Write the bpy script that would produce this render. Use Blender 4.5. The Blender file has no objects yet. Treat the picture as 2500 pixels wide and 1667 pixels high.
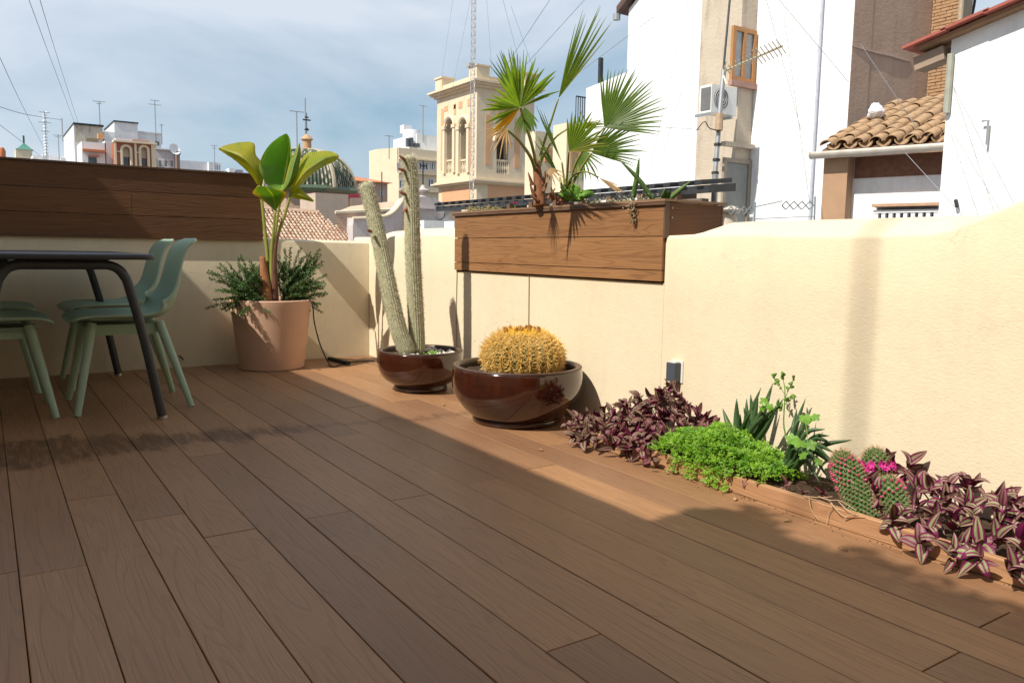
import bpy, bmesh, math, random
from mathutils import Vector, Matrix
random.seed(7)
R = math.radians
SC = bpy.context.scene
COL = SC.collection
# ------------------------------------------------------------------ camera
F_PX, YAW, PITCH, ROLL, CH = 1923.7, R(33.8506), R(6.5044), R(-0.9487), 0.78
PW, PH = 2500.0, 1667.0
_f = Vector((math.sin(YAW)*math.cos(PITCH), math.cos(YAW)*math.cos(PITCH), -math.sin(PITCH)))
_r = Vector((math.cos(YAW), -math.sin(YAW), 0))
_d = _f.cross(_r)
CR = math.cos(ROLL)*_r + math.sin(ROLL)*_d
CD = -math.sin(ROLL)*_r + math.cos(ROLL)*_d
CF = _f
CO = Vector((0, 0, CH))
cam = bpy.data.cameras.new('camera')
cam.sensor_width = 36.0
cam.lens = 36.0*F_PX/PW
cam.clip_start = 0.05
cam.clip_end = 2000
camo = bpy.data.objects.new('camera', cam)
COL.objects.link(camo)
M = Matrix((CR, -CD, -CF)).transposed().to_4x4()
M.translation = CO
camo.matrix_world = M
SC.camera = camo
# ------------------------------------------------------------------ light
SUN_DIR = Vector((1.0, 0.12, -1.17)).normalized()      # the way sunlight travels
sun = bpy.data.lights.new('sun', 'SUN')
sun.energy = 5.0
sun.angle = R(0.53)
sun.color = (1.0, 0.93, 0.81)
suno = bpy.data.objects.new('sun', sun)
suno.rotation_euler = SUN_DIR.to_track_quat('-Z', 'Y').to_euler()
suno.location = (-5, 0, 9)
COL.objects.link(suno)
W = bpy.data.worlds.new('World')
SC.world = W
W.use_nodes = True
nt = W.node_tree
nt.nodes.clear()
out = nt.nodes.new('ShaderNodeOutputWorld')
bg = nt.nodes.new('ShaderNodeBackground')
bg.inputs['Strength'].default_value = 0.096
sky = nt.nodes.new('ShaderNodeTexSky')
sky.sky_type = 'NISHITA'
sky.sun_disc = False
sky.sun_elevation = math.asin(-SUN_DIR.z)
sky.sun_rotation = R(-84)
sky.air_density = 1.0
sky.dust_density = 0.8
sky.ozone_density = 1.2
tc = nt.nodes.new('ShaderNodeTexCoord')
mp = nt.nodes.new('ShaderNodeMapping')
mp.inputs['Scale'].default_value = (1.0, 1.0, 2.6)
mp.inputs['Location'].default_value = (0.35, 0.1, 0.55)
nz = nt.nodes.new('ShaderNodeTexNoise')
nz.inputs['Scale'].default_value = 2.1
nz.inputs['Detail'].default_value = 7
nz.inputs['Roughness'].default_value = 0.52
nz.inputs['Distortion'].default_value = 0.5
cr = nt.nodes.new('ShaderNodeValToRGB')
cr.color_ramp.elements[0].position = 0.33
cr.color_ramp.elements[0].color = (0, 0, 0, 1)
cr.color_ramp.elements[1].position = 0.60
cr.color_ramp.elements[1].color = (0.85, 0.85, 0.85, 1)
mx = nt.nodes.new('ShaderNodeMix')
mx.data_type = 'RGBA'
mx.inputs['B'].default_value = (6.5, 7.0, 7.8, 1)
L = nt.links.new
L(tc.outputs['Generated'], mp.inputs['Vector'])
L(mp.outputs['Vector'], nz.inputs['Vector'])
L(nz.outputs['Fac'], cr.inputs['Fac'])
L(cr.outputs['Color'], mx.inputs['Factor'])
veil = nt.nodes.new('ShaderNodeMix')                      # thin high haze over the clear sky
veil.data_type = 'RGBA'
veil.inputs['Factor'].default_value = 0.6
veil.inputs['B'].default_value = (3.0, 4.5, 5.6, 1)
L(sky.outputs['Color'], veil.inputs['A'])
L(veil.outputs['Result'], mx.inputs['A'])
L(mx.outputs['Result'], bg.inputs['Color'])
L(bg.outputs['Background'], out.inputs['Surface'])
SC.view_settings.view_transform = 'Standard'
SC.view_settings.look = 'None'
SC.view_settings.exposure = 0.32
SC.view_settings.gamma = 1.0
SC.view_settings.use_curve_mapping = False

# ------------------------------------------------------------------ pixel helpers (give directions only)
K = PW/2352.0
def ray(x, y):
    return (CR*((x*K-PW/2)/F_PX) + CD*((y*K-PH/2)/F_PX) + CF)
def pl(x, y, ax, val):                     # the point of a plane (axis = value) seen at a pixel
    d = ray(x, y)
    return CO + d*((val-CO[ax])/d[ax])
def at(x, y, z):                           # the point at depth z seen at a pixel
    return CO + ray(x, y)*z
def azp(x):                                # horizontal bearing of a pixel column at the horizon
    d = ray(x, 575); return math.atan2(d.x, d.y)

# ------------------------------------------------------------------ object helpers
def tag(o, label=None, cat=None, group=None, kind=None):
    if label: o['label'] = label
    if cat: o['category'] = cat
    if group: o['group'] = group
    if kind: o['kind'] = kind
    return o
def thing(name, label, cat, loc=(0, 0, 0), rz=0, group=None):
    o = bpy.data.objects.new(name, None)
    o.empty_display_size = 0.1
    COL.objects.link(o)
    o.location = loc
    o.rotation_euler = (0, 0, rz)
    o['rz'] = rz
    del o['rz']
    return tag(o, label, cat, group)
def link(name, me, parent=None, loc=None, rot=None, scale=None):
    o = bpy.data.objects.new(name, me)
    COL.objects.link(o)
    if parent is not None: o.parent = parent
    if loc is not None: o.location = loc
    if rot is not None: o.rotation_euler = rot
    if scale is not None: o.scale = scale
    return o

class MB:
    """collects faces and builds ONE mesh object"""
    def __init__(s): s.v = []; s.f = []; s.m = []; s.uv = {}; s.cm = 0
    def face(s, pts, uv=None):
        i = len(s.v)
        s.v += [tuple(p) for p in pts]
        s.f.append(tuple(range(i, i+len(pts)))); s.m.append(s.cm)
        if uv: s.uv[len(s.f)-1] = uv
        return s
    def idx(s, f): s.f.append(tuple(f)); s.m.append(s.cm)
    def box(s, a, b, top=None, bev=0.0):
        x0, y0, z0 = [min(a[i], b[i]) for i in range(3)]; x1, y1, z1 = [max(a[i], b[i]) for i in range(3)]
        if bev > 0:
            e = bev
            i = len(s.v)
            for (x, y, z, q) in ((x0, y0, z0, 0), (x1, y1, z1-e, 0), (x0+e, y0+e, z1, 0)): pass
            s.v += [(x0, y0, z0), (x1, y0, z0), (x1, y1, z0), (x0, y1, z0),
                    (x0, y0, z1-e), (x1, y0, z1-e), (x1, y1, z1-e), (x0, y1, z1-e),
                    (x0+e, y0+e, z1), (x1-e, y0+e, z1), (x1-e, y1-e, z1), (x0+e, y1-e, z1)]
            for k in range(4):
                k2 = (k+1) % 4
                s.idx((i+k, i+k2, i+4+k2, i+4+k)); s.idx((i+4+k, i+4+k2, i+8+k2, i+8+k))
            s.idx((i+8, i+9, i+10, i+11)); s.idx((i+3, i+2, i+1, i))
            return s
        i = len(s.v)
        s.v += [(x0, y0, z0), (x1, y0, z0), (x1, y1, z0), (x0, y1, z0), (x0, y0, z1), (x1, y0, z1), (x1, y1, z1), (x0, y1, z1)]
        for f in ((3, 2, 1, 0), (4, 5, 6, 7), (0, 1, 5, 4), (1, 2, 6, 5), (2, 3, 7, 6), (3, 0, 4, 7)): s.idx([i+k for k in f])
        return s
    def obox(s, c, u, v, w):                 # oriented box, half vectors
        c, u, v, w = Vector(c), Vector(u), Vector(v), Vector(w)
        i = len(s.v)
        for q in ((-1, -1, -1), (1, -1, -1), (1, 1, -1), (-1, 1, -1), (-1, -1, 1), (1, -1, 1), (1, 1, 1), (-1, 1, 1)):
            s.v.append(tuple(c+u*q[0]+v*q[1]+w*q[2]))
        for f in ((3, 2, 1, 0), (4, 5, 6, 7), (0, 1, 5, 4), (1, 2, 6, 5), (2, 3, 7, 6), (3, 0, 4, 7)): s.idx([i+k for k in f])
        return s
    def tube(s, pts, rad, n=8, cap=True, prof=None):
        pts = [Vector(p) for p in pts]
        if not hasattr(rad, '__len__'): rad = [rad]*len(pts)
        base = len(s.v)
        ref = None
        for i, p in enumerate(pts):
            t = (pts[min(i+1, len(pts)-1)]-pts[max(i-1, 0)])
            if t.length < 1e-9: t = Vector((0, 0, 1))
            t.normalize()
            if ref is None:
                ref = Vector((1, 0, 0)) if abs(t.x) < 0.9 else Vector((0, 1, 0))
            ref = (ref-t*ref.dot(t))
            if ref.length < 1e-6: ref = t.orthogonal()
            ref.normalize()
            b = t.cross(ref)
            for k in range(n):
                a = 2*math.pi*k/n
                r = rad[i]*(prof(a) if prof else 1)
                s.v.append(tuple(p+(ref*math.cos(a)+b*math.sin(a))*r))
        for i in range(len(pts)-1):
            for k in range(n):
                k2 = (k+1) % n
                s.idx((base+i*n+k, base+i*n+k2, base+(i+1)*n+k2, base+(i+1)*n+k))
        if cap:
            s.idx([base+k for k in range(n)][::-1]); s.idx([base+(len(pts)-1)*n+k for k in range(n)])
        return s
    def lathe(s, prof, n=32, c=(0, 0, 0), wob=0):
        base = len(s.v)
        for (r, z) in prof:
            for k in range(n):
                a = 2*math.pi*k/n
                rr = r*(1+wob*math.sin(3*a+1))
                s.v.append((c[0]+rr*math.cos(a), c[1]+rr*math.sin(a), c[2]+z))
        for i in range(len(prof)-1):
            for k in range(n):
                k2 = (k+1) % n
                s.idx((base+i*n+k, base+i*n+k2, base+(i+1)*n+k2, base+(i+1)*n+k))
        if prof[0][0] > 1e-6: s.idx([base+k for k in range(n)][::-1])
        if prof[-1][0] > 1e-6: s.idx([base+(len(prof)-1)*n+k for k in range(n)])
        return s
    def prism(s, poly, u, v, w, o=(0, 0, 0)):   # polygon (a,b) in plane u,v extruded by w
        o, u, v, w = Vector(o), Vector(u), Vector(v), Vector(w)
        i = len(s.v); n = len(poly)
        for e in (0, 1):
            for a, b in poly: s.v.append(tuple(o+u*a+v*b+w*e))
        s.idx(range(i, i+n)); s.idx(range(i+2*n-1, i+n-1, -1))
        for k in range(n):
            k2 = (k+1) % n
            s.idx((i+k2, i+k, i+n+k, i+n+k2))
        return s
    def spike(s, p, d, w, side=None):           # thin triangular needle
        p, d = Vector(p), Vector(d)
        a = d.orthogonal().normalized()*w
        b = d.cross(a).normalized()*w
        i = len(s.v)
        s.v += [tuple(p+a), tuple(p-a*.5+b*.87), tuple(p-a*.5-b*.87), tuple(p+d)]
        s.idx((i, i+1, i+3)); s.idx((i+1, i+2, i+3)); s.idx((i+2, i, i+3))
        return s
    def mesh(s, name, mats, smooth=False, recalc=True):
        me = bpy.data.meshes.new(name)
        me.from_pydata(s.v, [], s.f)
        if not isinstance(mats, (list, tuple)): mats = [mats]
        for m in mats: me.materials.append(m)
        for p, mi in zip(me.polygons, s.m): p.material_index = mi
        if s.uv:
            ul = me.uv_layers.new(name='UVMap')
            for pi, p in enumerate(me.polygons):
                if pi in s.uv:
                    for li, u in zip(p.loop_indices, s.uv[pi]): ul.data[li].uv = u
        if recalc:
            bm = bmesh.new(); bm.from_mesh(me)
            bmesh.ops.recalc_face_normals(bm, faces=bm.faces)
            bm.to_mesh(me); bm.free()
        if smooth:
            me.polygons.foreach_set('use_smooth', [True]*len(me.polygons))
            if smooth != 'all':
                me.set_sharp_from_angle(angle=R(40))
        me.update()
        return me
    def build(s, name, mats, parent=None, smooth=False, recalc=True, **kw):
        return link(name, s.mesh(name, mats, smooth, recalc), parent, **kw)

def catmull(pts, n):
    pts = [Vector(p) for p in pts]
    P = [pts[0]*2-pts[1]] + pts + [pts[-1]*2-pts[-2]]
    outp = []
    m = len(pts)-1
    for i in range(n+1):
        t = i/n*m; k = min(int(t), m-1); t -= k
        a, b, c, d = P[k:k+4]
        outp.append(0.5*((2*b)+(c-a)*t+(2*a-5*b+4*c-d)*t*t+(3*b-a-3*c+d)*t**3))
    return outp

# ------------------------------------------------------------------ material helpers
def nd(t, kind, ins=None, **attr):
    n = t.nodes.new(kind)
    for k, v in attr.items(): setattr(n, k, v)
    for k, v in (ins or {}).items():
        if isinstance(v, bpy.types.NodeSocket): t.links.new(v, n.inputs[k])
        else: n.inputs[k].default_value = v
    return n
def c4(c): return (c[0], c[1], c[2], 1)
def ramp(t, fac, stops):
    n = nd(t, 'ShaderNodeValToRGB', {'Fac': fac})
    e = n.color_ramp.elements
    while len(e) < len(stops): e.new(0.5)
    for el, (p, c) in zip(e, stops): el.position = p; el.color = c4(c)
    return n.outputs['Color']
def mixc(t, fac, a, b, blend='MIX'):
    n = nd(t, 'ShaderNodeMix', {'Factor': fac}, data_type='RGBA', blend_type=blend)
    for k, v in (('A', a), ('B', b)):
        i = [x for x in n.inputs if x.name == k and x.type == 'RGBA'][0]
        if isinstance(v, bpy.types.NodeSocket): t.links.new(v, i)
        else: i.default_value = c4(v)
    return [x for x in n.outputs if x.type == 'RGBA'][0]
def newmat(name):
    m = bpy.data.materials.new(name); m.use_nodes = True
    t = m.node_tree; t.nodes.clear()
    o = nd(t, 'ShaderNodeOutputMaterial')
    b = nd(t, 'ShaderNodeBsdfPrincipled')
    t.links.new(b.outputs[0], o.inputs[0])
    return m, t, b, o
def setb(t, b, col, rough=.6, spec=.4, metal=0, normal=None):
    for k, v in (('Base Color', col), ('Roughness', rough), ('Specular IOR Level', spec), ('Metallic', metal), ('Normal', normal)):
        if v is None: continue
        if isinstance(v, bpy.types.NodeSocket): t.links.new(v, b.inputs[k])
        else: b.inputs[k].default_value = c4(v) if k == 'Base Color' else v
def vmap(t, src, scale=(1, 1, 1), loc=None, rnd=None):
    n = nd(t, 'ShaderNodeMapping', {'Vector': src, 'Scale': scale})
    if loc is not None: n.inputs['Location'].default_value = loc
    v = n.outputs[0]
    if rnd:
        oi = nd(t, 'ShaderNodeObjectInfo')
        mu = nd(t, 'ShaderNodeMath', {0: oi.outputs['Random'], 1: rnd}, operation='MULTIPLY')
        v = nd(t, 'ShaderNodeVectorMath', {0: v, 1: mu.outputs[0]}, operation='ADD').outputs[0]
    return v
def noise(t, v, scale, detail=5, rough=.55, dist=0):
    return nd(t, 'ShaderNodeTexNoise', {'Vector': v, 'Scale': scale, 'Detail': detail, 'Roughness': rough, 'Distortion': dist}).outputs['Fac']
def bump(t, h, strength=.3, dist=.01, normal=None):
    n = nd(t, 'ShaderNodeBump', {'Height': h, 'Strength': strength, 'Distance': dist})
    if normal is not None: t.links.new(normal, n.inputs['Normal'])
    return n.outputs[0]
def pos(t): return nd(t, 'ShaderNodeNewGeometry').outputs['Position']
def objc(t): return nd(t, 'ShaderNodeTexCoord').outputs['Object']
def orand(t): return nd(t, 'ShaderNodeObjectInfo').outputs['Random']
def plain(name, c1, c2=None, scale=6, rough=.6, spec=.4, metal=0, bstr=0, bscale=40, bdist=.005, space='pos', coat=0, rnd=0):
    m, t, b, o = newmat(name)
    v = pos(t) if space == 'pos' else objc(t)
    if rnd: v = vmap(t, v, rnd=rnd)
    c2 = c2 or tuple(x*.8 for x in c1)
    col = mixc(t, ramp(t, noise(t, v, scale), [(.3, (0, 0, 0)), (.7, (1, 1, 1))]), c1, c2)
    nm = bump(t, noise(t, v, bscale, 4), bstr, bdist) if bstr else None
    setb(t, b, col, rough, spec, metal, nm)
    if coat: b.inputs['Coat Weight'].default_value = coat; b.inputs['Coat Roughness'].default_value = .05
    return m
def stucco(name, c1, c2, dirt=None, bs=.45, sc=55, dirt_amt=.35, bd=.012, streaks=0):
    m, t, b, o = newmat(name)
    v = pos(t)
    big = noise(t, v, 1.3, 4)
    col = mixc(t, ramp(t, big, [(.35, (0, 0, 0)), (.65, (1, 1, 1))]), c1, c2)
    fine = noise(t, v, 24, 6, .6)
    col = mixc(t, ramp(t, fine, [(.35, (.25, .25, .25)), (.6, (0, 0, 0))]), col, tuple(x*.86 for x in c1))
    if dirt:
        dv = vmap(t, v, (3, 3, .6))
        dn = ramp(t, noise(t, dv, 1.6, 8, .65), [(.5, (0, 0, 0)), (.75, (dirt_amt,)*3)])
        col = mixc(t, dn, col, dirt)
    if streaks:                              # run-off marks below the coping and hairline cracks
        sx = nd(t, 'ShaderNodeSeparateXYZ', {'Vector': v})
        col = mixc(t, ramp(t, noise(t, vmap(t, v, (11, 11, .55)), 1.4, 6, .6), [(.52, (0, 0, 0)), (.74, (streaks,)*3)]), col, tuple(x*.62 for x in c1))
        vor = nd(t, 'ShaderNodeTexVoronoi', {'Vector': nd(t, 'ShaderNodeVectorMath', {0: v, 1: nd(t, 'ShaderNodeTexNoise', {'Vector': v, 'Scale': 5.0, 'Detail': 5.0}).outputs['Color']}, operation='ADD').outputs[0], 'Scale': 1.15}, feature='DISTANCE_TO_EDGE').outputs['Distance']
        ck = nd(t, 'ShaderNodeMath', {0: ramp(t, vor, [(.0, (1, 1, 1)), (.006, (0, 0, 0))]), 1: ramp(t, noise(t, v, 2.1, 2), [(.55, (0, 0, 0)), (.68, (.55, .55, .55))])}, operation='MULTIPLY').outputs[0]
        col = mixc(t, ck, col, tuple(x*.35 for x in c1))
    h1 = noise(t, vmap(t, v, (1, 1, 1.7)), sc, 3, .5, .6)
    h2 = noise(t, v, sc*.22, 3, .5)
    hh = nd(t, 'ShaderNodeMath', {0: h1, 1: h2}, operation='ADD').outputs[0]
    setb(t, b, col, .92, .15, 0, bump(t, hh, bs, bd))
    return m
def wood(name, c1, c2, c3, axis, rough=.5, stain=False, spec=.35, dark=(.07, .035, .02), grain=1.0):
    """composite board: streaks along an axis, cathedral lines, tone per board"""
    m, t, b, o = newmat(name)
    s = [1, 1, 1]
    for i in range(3): s[i] = 1.0 if i == axis else 14.0
    v = vmap(t, pos(t), s, rnd=37)
    streak = noise(t, v, 2.2, 7, .62, .25)
    s2 = [1.0 if i == axis else 13.0 for i in range(3)]
    v2 = vmap(t, pos(t), s2, rnd=91)
    wv = nd(t, 'ShaderNodeTexNoise', {'Vector': v2, 'Scale': .75, 'Detail': 2.5, 'Roughness': .5, 'Distortion': .15}).outputs['Fac']
    sn = nd(t, 'ShaderNodeMath', {0: wv, 1: 105.0}, operation='MULTIPLY').outputs[0]
    sn = nd(t, 'ShaderNodeMath', {0: sn}, operation='SINE').outputs[0]
    line = ramp(t, sn, [(.55, (0, 0, 0)), (.98, (1, 1, 1))])
    col = mixc(t, ramp(t, streak, [(.32, (0, 0, 0)), (.68, (1, 1, 1))]), c1, c2)
    col = mixc(t, ramp(t, orand(t), [(0, (0, 0, 0)), (1, (.95, .95, .95))]), col, c3)
    fade = noise(t, vmap(t, pos(t), (1, 1, 1), rnd=7), 1.1, 3)
    col = mixc(t, ramp(t, fade, [(.35, (0, 0, 0)), (.75, (.30, .30, .30))]), col, tuple(x*1.35 for x in c2))
    lf = nd(t, 'ShaderNodeMath', {0: line, 1: .26*grain}, operation='MULTIPLY').outputs[0]
    col = mixc(t, lf, col, dark)
    fine = noise(t, vmap(t, pos(t), [3.0 if i == axis else 160.0 for i in range(3)], rnd=11), 2.0, 3, .6)
    col = mixc(t, ramp(t, fine, [(.35, (.30, .30, .30)), (.6, (0, 0, 0))]), col, tuple(x*.55 for x in c1))
    rg = nd(t, 'ShaderNodeMapRange', {'Value': streak, 'To Min': rough-.07, 'To Max': rough+.14}).outputs[0]
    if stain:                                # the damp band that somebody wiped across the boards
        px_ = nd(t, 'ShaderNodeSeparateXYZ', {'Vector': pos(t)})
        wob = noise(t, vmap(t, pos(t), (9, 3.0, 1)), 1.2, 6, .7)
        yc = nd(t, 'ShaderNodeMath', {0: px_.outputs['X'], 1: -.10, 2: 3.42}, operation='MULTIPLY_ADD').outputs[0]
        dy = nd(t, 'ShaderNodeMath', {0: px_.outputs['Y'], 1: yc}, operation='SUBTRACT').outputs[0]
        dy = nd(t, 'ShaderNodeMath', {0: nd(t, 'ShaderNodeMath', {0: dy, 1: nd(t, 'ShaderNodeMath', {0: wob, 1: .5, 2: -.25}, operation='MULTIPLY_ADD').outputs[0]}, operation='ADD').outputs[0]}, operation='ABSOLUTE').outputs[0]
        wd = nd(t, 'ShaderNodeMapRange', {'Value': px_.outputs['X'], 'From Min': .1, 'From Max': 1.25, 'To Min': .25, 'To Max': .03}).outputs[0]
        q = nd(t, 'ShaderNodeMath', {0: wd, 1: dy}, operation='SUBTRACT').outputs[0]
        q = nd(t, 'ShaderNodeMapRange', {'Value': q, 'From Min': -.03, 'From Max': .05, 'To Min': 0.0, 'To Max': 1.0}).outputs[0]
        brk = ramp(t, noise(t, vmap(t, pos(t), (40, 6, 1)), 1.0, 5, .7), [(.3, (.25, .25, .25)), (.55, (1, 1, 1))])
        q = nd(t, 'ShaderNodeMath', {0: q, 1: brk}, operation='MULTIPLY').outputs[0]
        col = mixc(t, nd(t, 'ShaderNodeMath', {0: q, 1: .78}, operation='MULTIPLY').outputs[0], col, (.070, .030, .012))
    hh = nd(t, 'ShaderNodeMath', {0: fine, 1: line}, operation='SUBTRACT').outputs[0]
    setb(t, b, col, rg, spec, 0, bump(t, hh, .35, .0015))
    return m
def leafmat(name, c1, c2, rough=.45, trans=.3, scale=8, vein=0, tcol=None, rnd=True, edge=None, spec=.4, blot=None):
    m, t, b, o = newmat(name)
    v = objc(t)
    if rnd: v = vmap(t, v, rnd=23)
    f = ramp(t, noise(t, v, scale, 4), [(.3, (0, 0, 0)), (.7, (1, 1, 1))])
    col = mixc(t, f, c1, c2)
    nm = None
    if vein or edge or blot:
        uv = nd(t, 'ShaderNodeTexCoord').outputs['UV']
        sp = nd(t, 'ShaderNodeSeparateXYZ', {'Vector': uv})
        au = nd(t, 'ShaderNodeMath', {0: nd(t, 'ShaderNodeMath', {0: sp.outputs['X'], 1: .5}, operation='SUBTRACT').outputs[0]}, operation='ABSOLUTE').outputs[0]
        if edge:
            ef = nd(t, 'ShaderNodeMath', {0: au, 1: nd(t, 'ShaderNodeMath', {0: noise(t, v, 9, 4), 1: .3, 2: -.15}, operation='MULTIPLY_ADD').outputs[0]}, operation='ADD').outputs[0]
            col = mixc(t, ramp(t, ef, [(edge[1], (0, 0, 0)), (min(edge[1]+.12, 1), (1, 1, 1))]), col, edge[0])
        if vein:
            q = nd(t, 'ShaderNodeMath', {0: sp.outputs['Y'], 1: nd(t, 'ShaderNodeMath', {0: au, 1: -.35}, operation='MULTIPLY').outputs[0]}, operation='ADD').outputs[0]
            sn = nd(t, 'ShaderNodeMath', {0: nd(t, 'ShaderNodeMath', {0: q, 1: vein*6.28}, operation='MULTIPLY').outputs[0]}, operation='SINE').outputs[0]
            col = mixc(t, ramp(t, sn, [(.5, (0, 0, 0)), (1, (.28, .28, .28))]), col, tuple(min(x*1.7, 1) for x in c2))
            nm = bump(t, sn, .25, .002)
            rib = ramp(t, au, [(.012, (1, 1, 1)), (.03, (0, 0, 0))])
            col = mixc(t, rib, col, (.45, .48, .16))
    setb(t, b, col, rough, spec, 0, nm)
    tr = nd(t, 'ShaderNodeBsdfTranslucent')
    if tcol:
        tr.inputs['Color'].default_value = c4(tcol)
    else:
        t.links.new(mixc(t, 1.0, col, (1.9, 2.0, .9), 'MULTIPLY'), tr.inputs['Color'])
    ms = nd(t, 'ShaderNodeMixShader', {'Fac': trans, 1: b.outputs[0], 2: tr.outputs[0]})
    t.links.new(ms.outputs[0], o.inputs[0])
    return m

# ================================================================== THE TERRACE
XR, YB, XH = 2.35, 5.40, -0.95
CREAM = stucco('cream_stucco', (.700, .605, .445), (.67, .575, .415), (.52, .40, .23), bs=.19, sc=85, dirt_amt=.18, bd=.007, streaks=.13)
DECKW = wood('deck_board', (.292, .150, .071), (.345, .184, .091), (.200, .105, .058), 1, rough=.42, stain=True, spec=.32, dark=(.13, .065, .036), grain=.8)
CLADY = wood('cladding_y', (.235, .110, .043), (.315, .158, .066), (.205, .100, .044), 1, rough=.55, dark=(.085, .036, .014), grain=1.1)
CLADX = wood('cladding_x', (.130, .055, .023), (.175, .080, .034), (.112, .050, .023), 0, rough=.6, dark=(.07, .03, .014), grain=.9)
KERBW = wood('kerb_plank', (.34, .175, .085), (.42, .235, .125), (.31, .165, .085), 1, rough=.55, dark=(.14, .065, .03), grain=.8)
TRIM = plain('dark_trim', (.10, .055, .032), (.14, .08, .05), 9, .5)
SOIL = plain('soil', (.05, .033, .022), (.09, .06, .04), 30, .95, .1, bstr=.9, bscale=90, bdist=.02)
DARK = plain('dark_gap', (.035, .022, .014), None, 9, .9, .05)

# --- deck: one object per board
deck = MB().box((XH, -2.6, -.20), (XR, YB, -.030)).build('deck', DARK)
tag(deck, kind='structure')
PIT, GX = .1414, .0345
joints = {0: [2.12], 1: [2.70], 3: [2.163], 4: [3.045], 5: [2.1675], 6: [1.179], 7: [2.194], 8: [3.0955],
          9: [2.2285], 10: [.7405], 11: [2.273], 12: [.772], 13: [2.5125], 14: [1.6]}
i0 = int(math.floor((XH-GX)/PIT))
for i in range(i0, 17):
    xa, xb = GX+PIT*i+.0011, GX+PIT*(i+1)-.0011
    xa = max(xa, XH); xb = min(xb, XR-.001)
    if xb-xa < .02: continue
    js = list(joints.get(i, [1.0+random.random()*2]))
    js = [j-2.9 for j in js] + js + [j+2.9 for j in js]
    js = [-2.6] + sorted(j for j in js if -2.3 < j < YB-.3) + [YB-.004]
    for a, b in zip(js[:-1], js[1:]):
        mb = MB().box((xa, a+.0015, -.0225), (xb, b-.0015, 0), bev=.0014)
        o = mb.build('board', DECKW, deck)
        o.location.z = random.uniform(-.0012, .0004)

# --- right parapet, with the notch that carries the wooden planter
PY0, PY1, PZ0, PZ1 = 2.375, 4.115, .665, 1.005
zr_flat = pl(1800, 507, 0, XR+.17).z
def sm(t): t = max(0, min(1, t)); return t*t*(3-2*t)
def zfront(y):
    if y > 4.12: return .862+.012*sm((5.3-y)/.6)
    if y > 1.25: return .853+.004*math.sin(y*7)
    return .852 + .40*(1.25-y) - .10*math.exp(-((1.25-y)/.12)**2)*0
def zridge(y):
    if y > 4.12: return zfront(y)+.052*sm((5.47-y)/.22)
    r = zr_flat if y > 1.25 else zr_flat+.40*(1.20-y)*sm((1.25-y)/.3)
    r = max(r, zfront(y)+.03)
    f = sm((2.376-y)/.24)
    return zfront(y)-.03+(r-zfront(y)+.03)*f
wallm = MB()
def seg(ya, yb, n, low=None):
    rows = []
    for i in range(n+1):
        y = ya+(yb-ya)*i/n
        if low is not None:
            sec = [(XR, -.2), (XR, low), (XR+.25, low), (XR+.25, -.2)]
        else:
            f, r = zfront(y), zridge(y)
            sec = [(XR, -.2), (XR, .3), (XR, .6), (XR, f-.012), (XR+.004, f-.002), (XR+.014, f+.006)]
            for k in range(1, 7):
                a = k/6
                sec.append((XR+.014+.166*a, f+.006+(r-f-.006)*math.sin(a*math.pi/2)))
            sec += [(XR+.21, r-.004), (XR+.25, r-.05), (XR+.25, -.2)]
        rows.append([(x, y, z) for x, z in sec])
    base = len(wallm.v); m = len(rows[0])
    for rw in rows: wallm.v += rw
    for i in range(n):
        for k in range(m-1): wallm.idx((base+i*m+k, base+i*m+k+1, base+(i+1)*m+k+1, base+(i+1)*m+k))
    wallm.idx([base+k for k in range(m)]); wallm.idx([base+n*m+k for k in range(m)][::-1])
seg(PY1-.002, YB+.28, 22)
seg(PY0, PY1-.003, 2, low=PZ0-.006)
seg(-2.6, PY0-.001, 90)
pw = wallm.build('parapet_wall', CREAM, smooth=True)
tag(pw, 'cream stucco parapet wall with rounded coping behind the bowls and the low flower bed', 'wall')

# --- back parapet
bw = MB()
rows = []
for i in range(31):
    x = XH+(XR-.002-XH)*i/30
    f = .826+.003*math.sin(x*5); r = f+.014
    rows.append([(x, YB, -.2), (x, YB, .4), (x, YB, f-.01), (x, YB+.004, f), (x, YB+.02, f+.005), (x, YB+.12, r), (x, YB+.25, r), (x, YB+.25, -.2)])
m_ = 8
for rw in rows: bw.v += rw
for i in range(30):
    for k in range(m_-1): bw.idx((i*m_+k, i*m_+k+1, (i+1)*m_+k+1, (i+1)*m_+k))
bw.idx(range(m_)); bw.idx([30*m_+k for k in range(m_)][::-1])
bwo = bw.build('parapet_wall', CREAM, smooth=True)
tag(bwo, 'cream stucco parapet wall in shade behind the dining table and the tall pink pot', 'wall')
# white drip line of render along the inner top of the back wall
# --- the house wall that shades the deck (left of the picture)
hw = thing('house_wall', 'tall tan rendered house wall beside the dining table, shading the deck', 'wall', (XH, 0, 0))
HZ = (1.60-XH)*1.17
HOUSE = stucco('house_render', (.50, .40, .28), (.46, .37, .26), bs=.3)
MB().box((-.35, -2.6, -.2), (0, YB+.25, HZ-.08)).build('wall_body', HOUSE, hw)
MB().box((-.40, -2.6, HZ-.079), (0, YB+.25, HZ)).build('coping', HOUSE, hw)
hb_ = thing('sky_blocking_house', 'unseen tan rendered house front with a glazed door, added to block skylight at the end of the deck', 'house', (.7, -2.62, 0))  # unseen house added behind the camera to keep skylight off the deck
MB().box((-2.0, -.30, -.2), (6.5, 0, 7.0)).build('wall_body', HOUSE, hb_)
MB().box((-1.2, .001, .0), (1.1, .05, 2.2)).build('door', plain('door_frame_dark', (.04, .035, .03), None, 9, .5), hb_)
for k_ in range(3): MB().box((-1.13+.76*k_, .051, .08), (-1.13+.76*k_+.68, .062, 2.12)).build('pane', plain('door_glass', (.03, .035, .04), None, 9, .06, .6), hb_)
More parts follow.
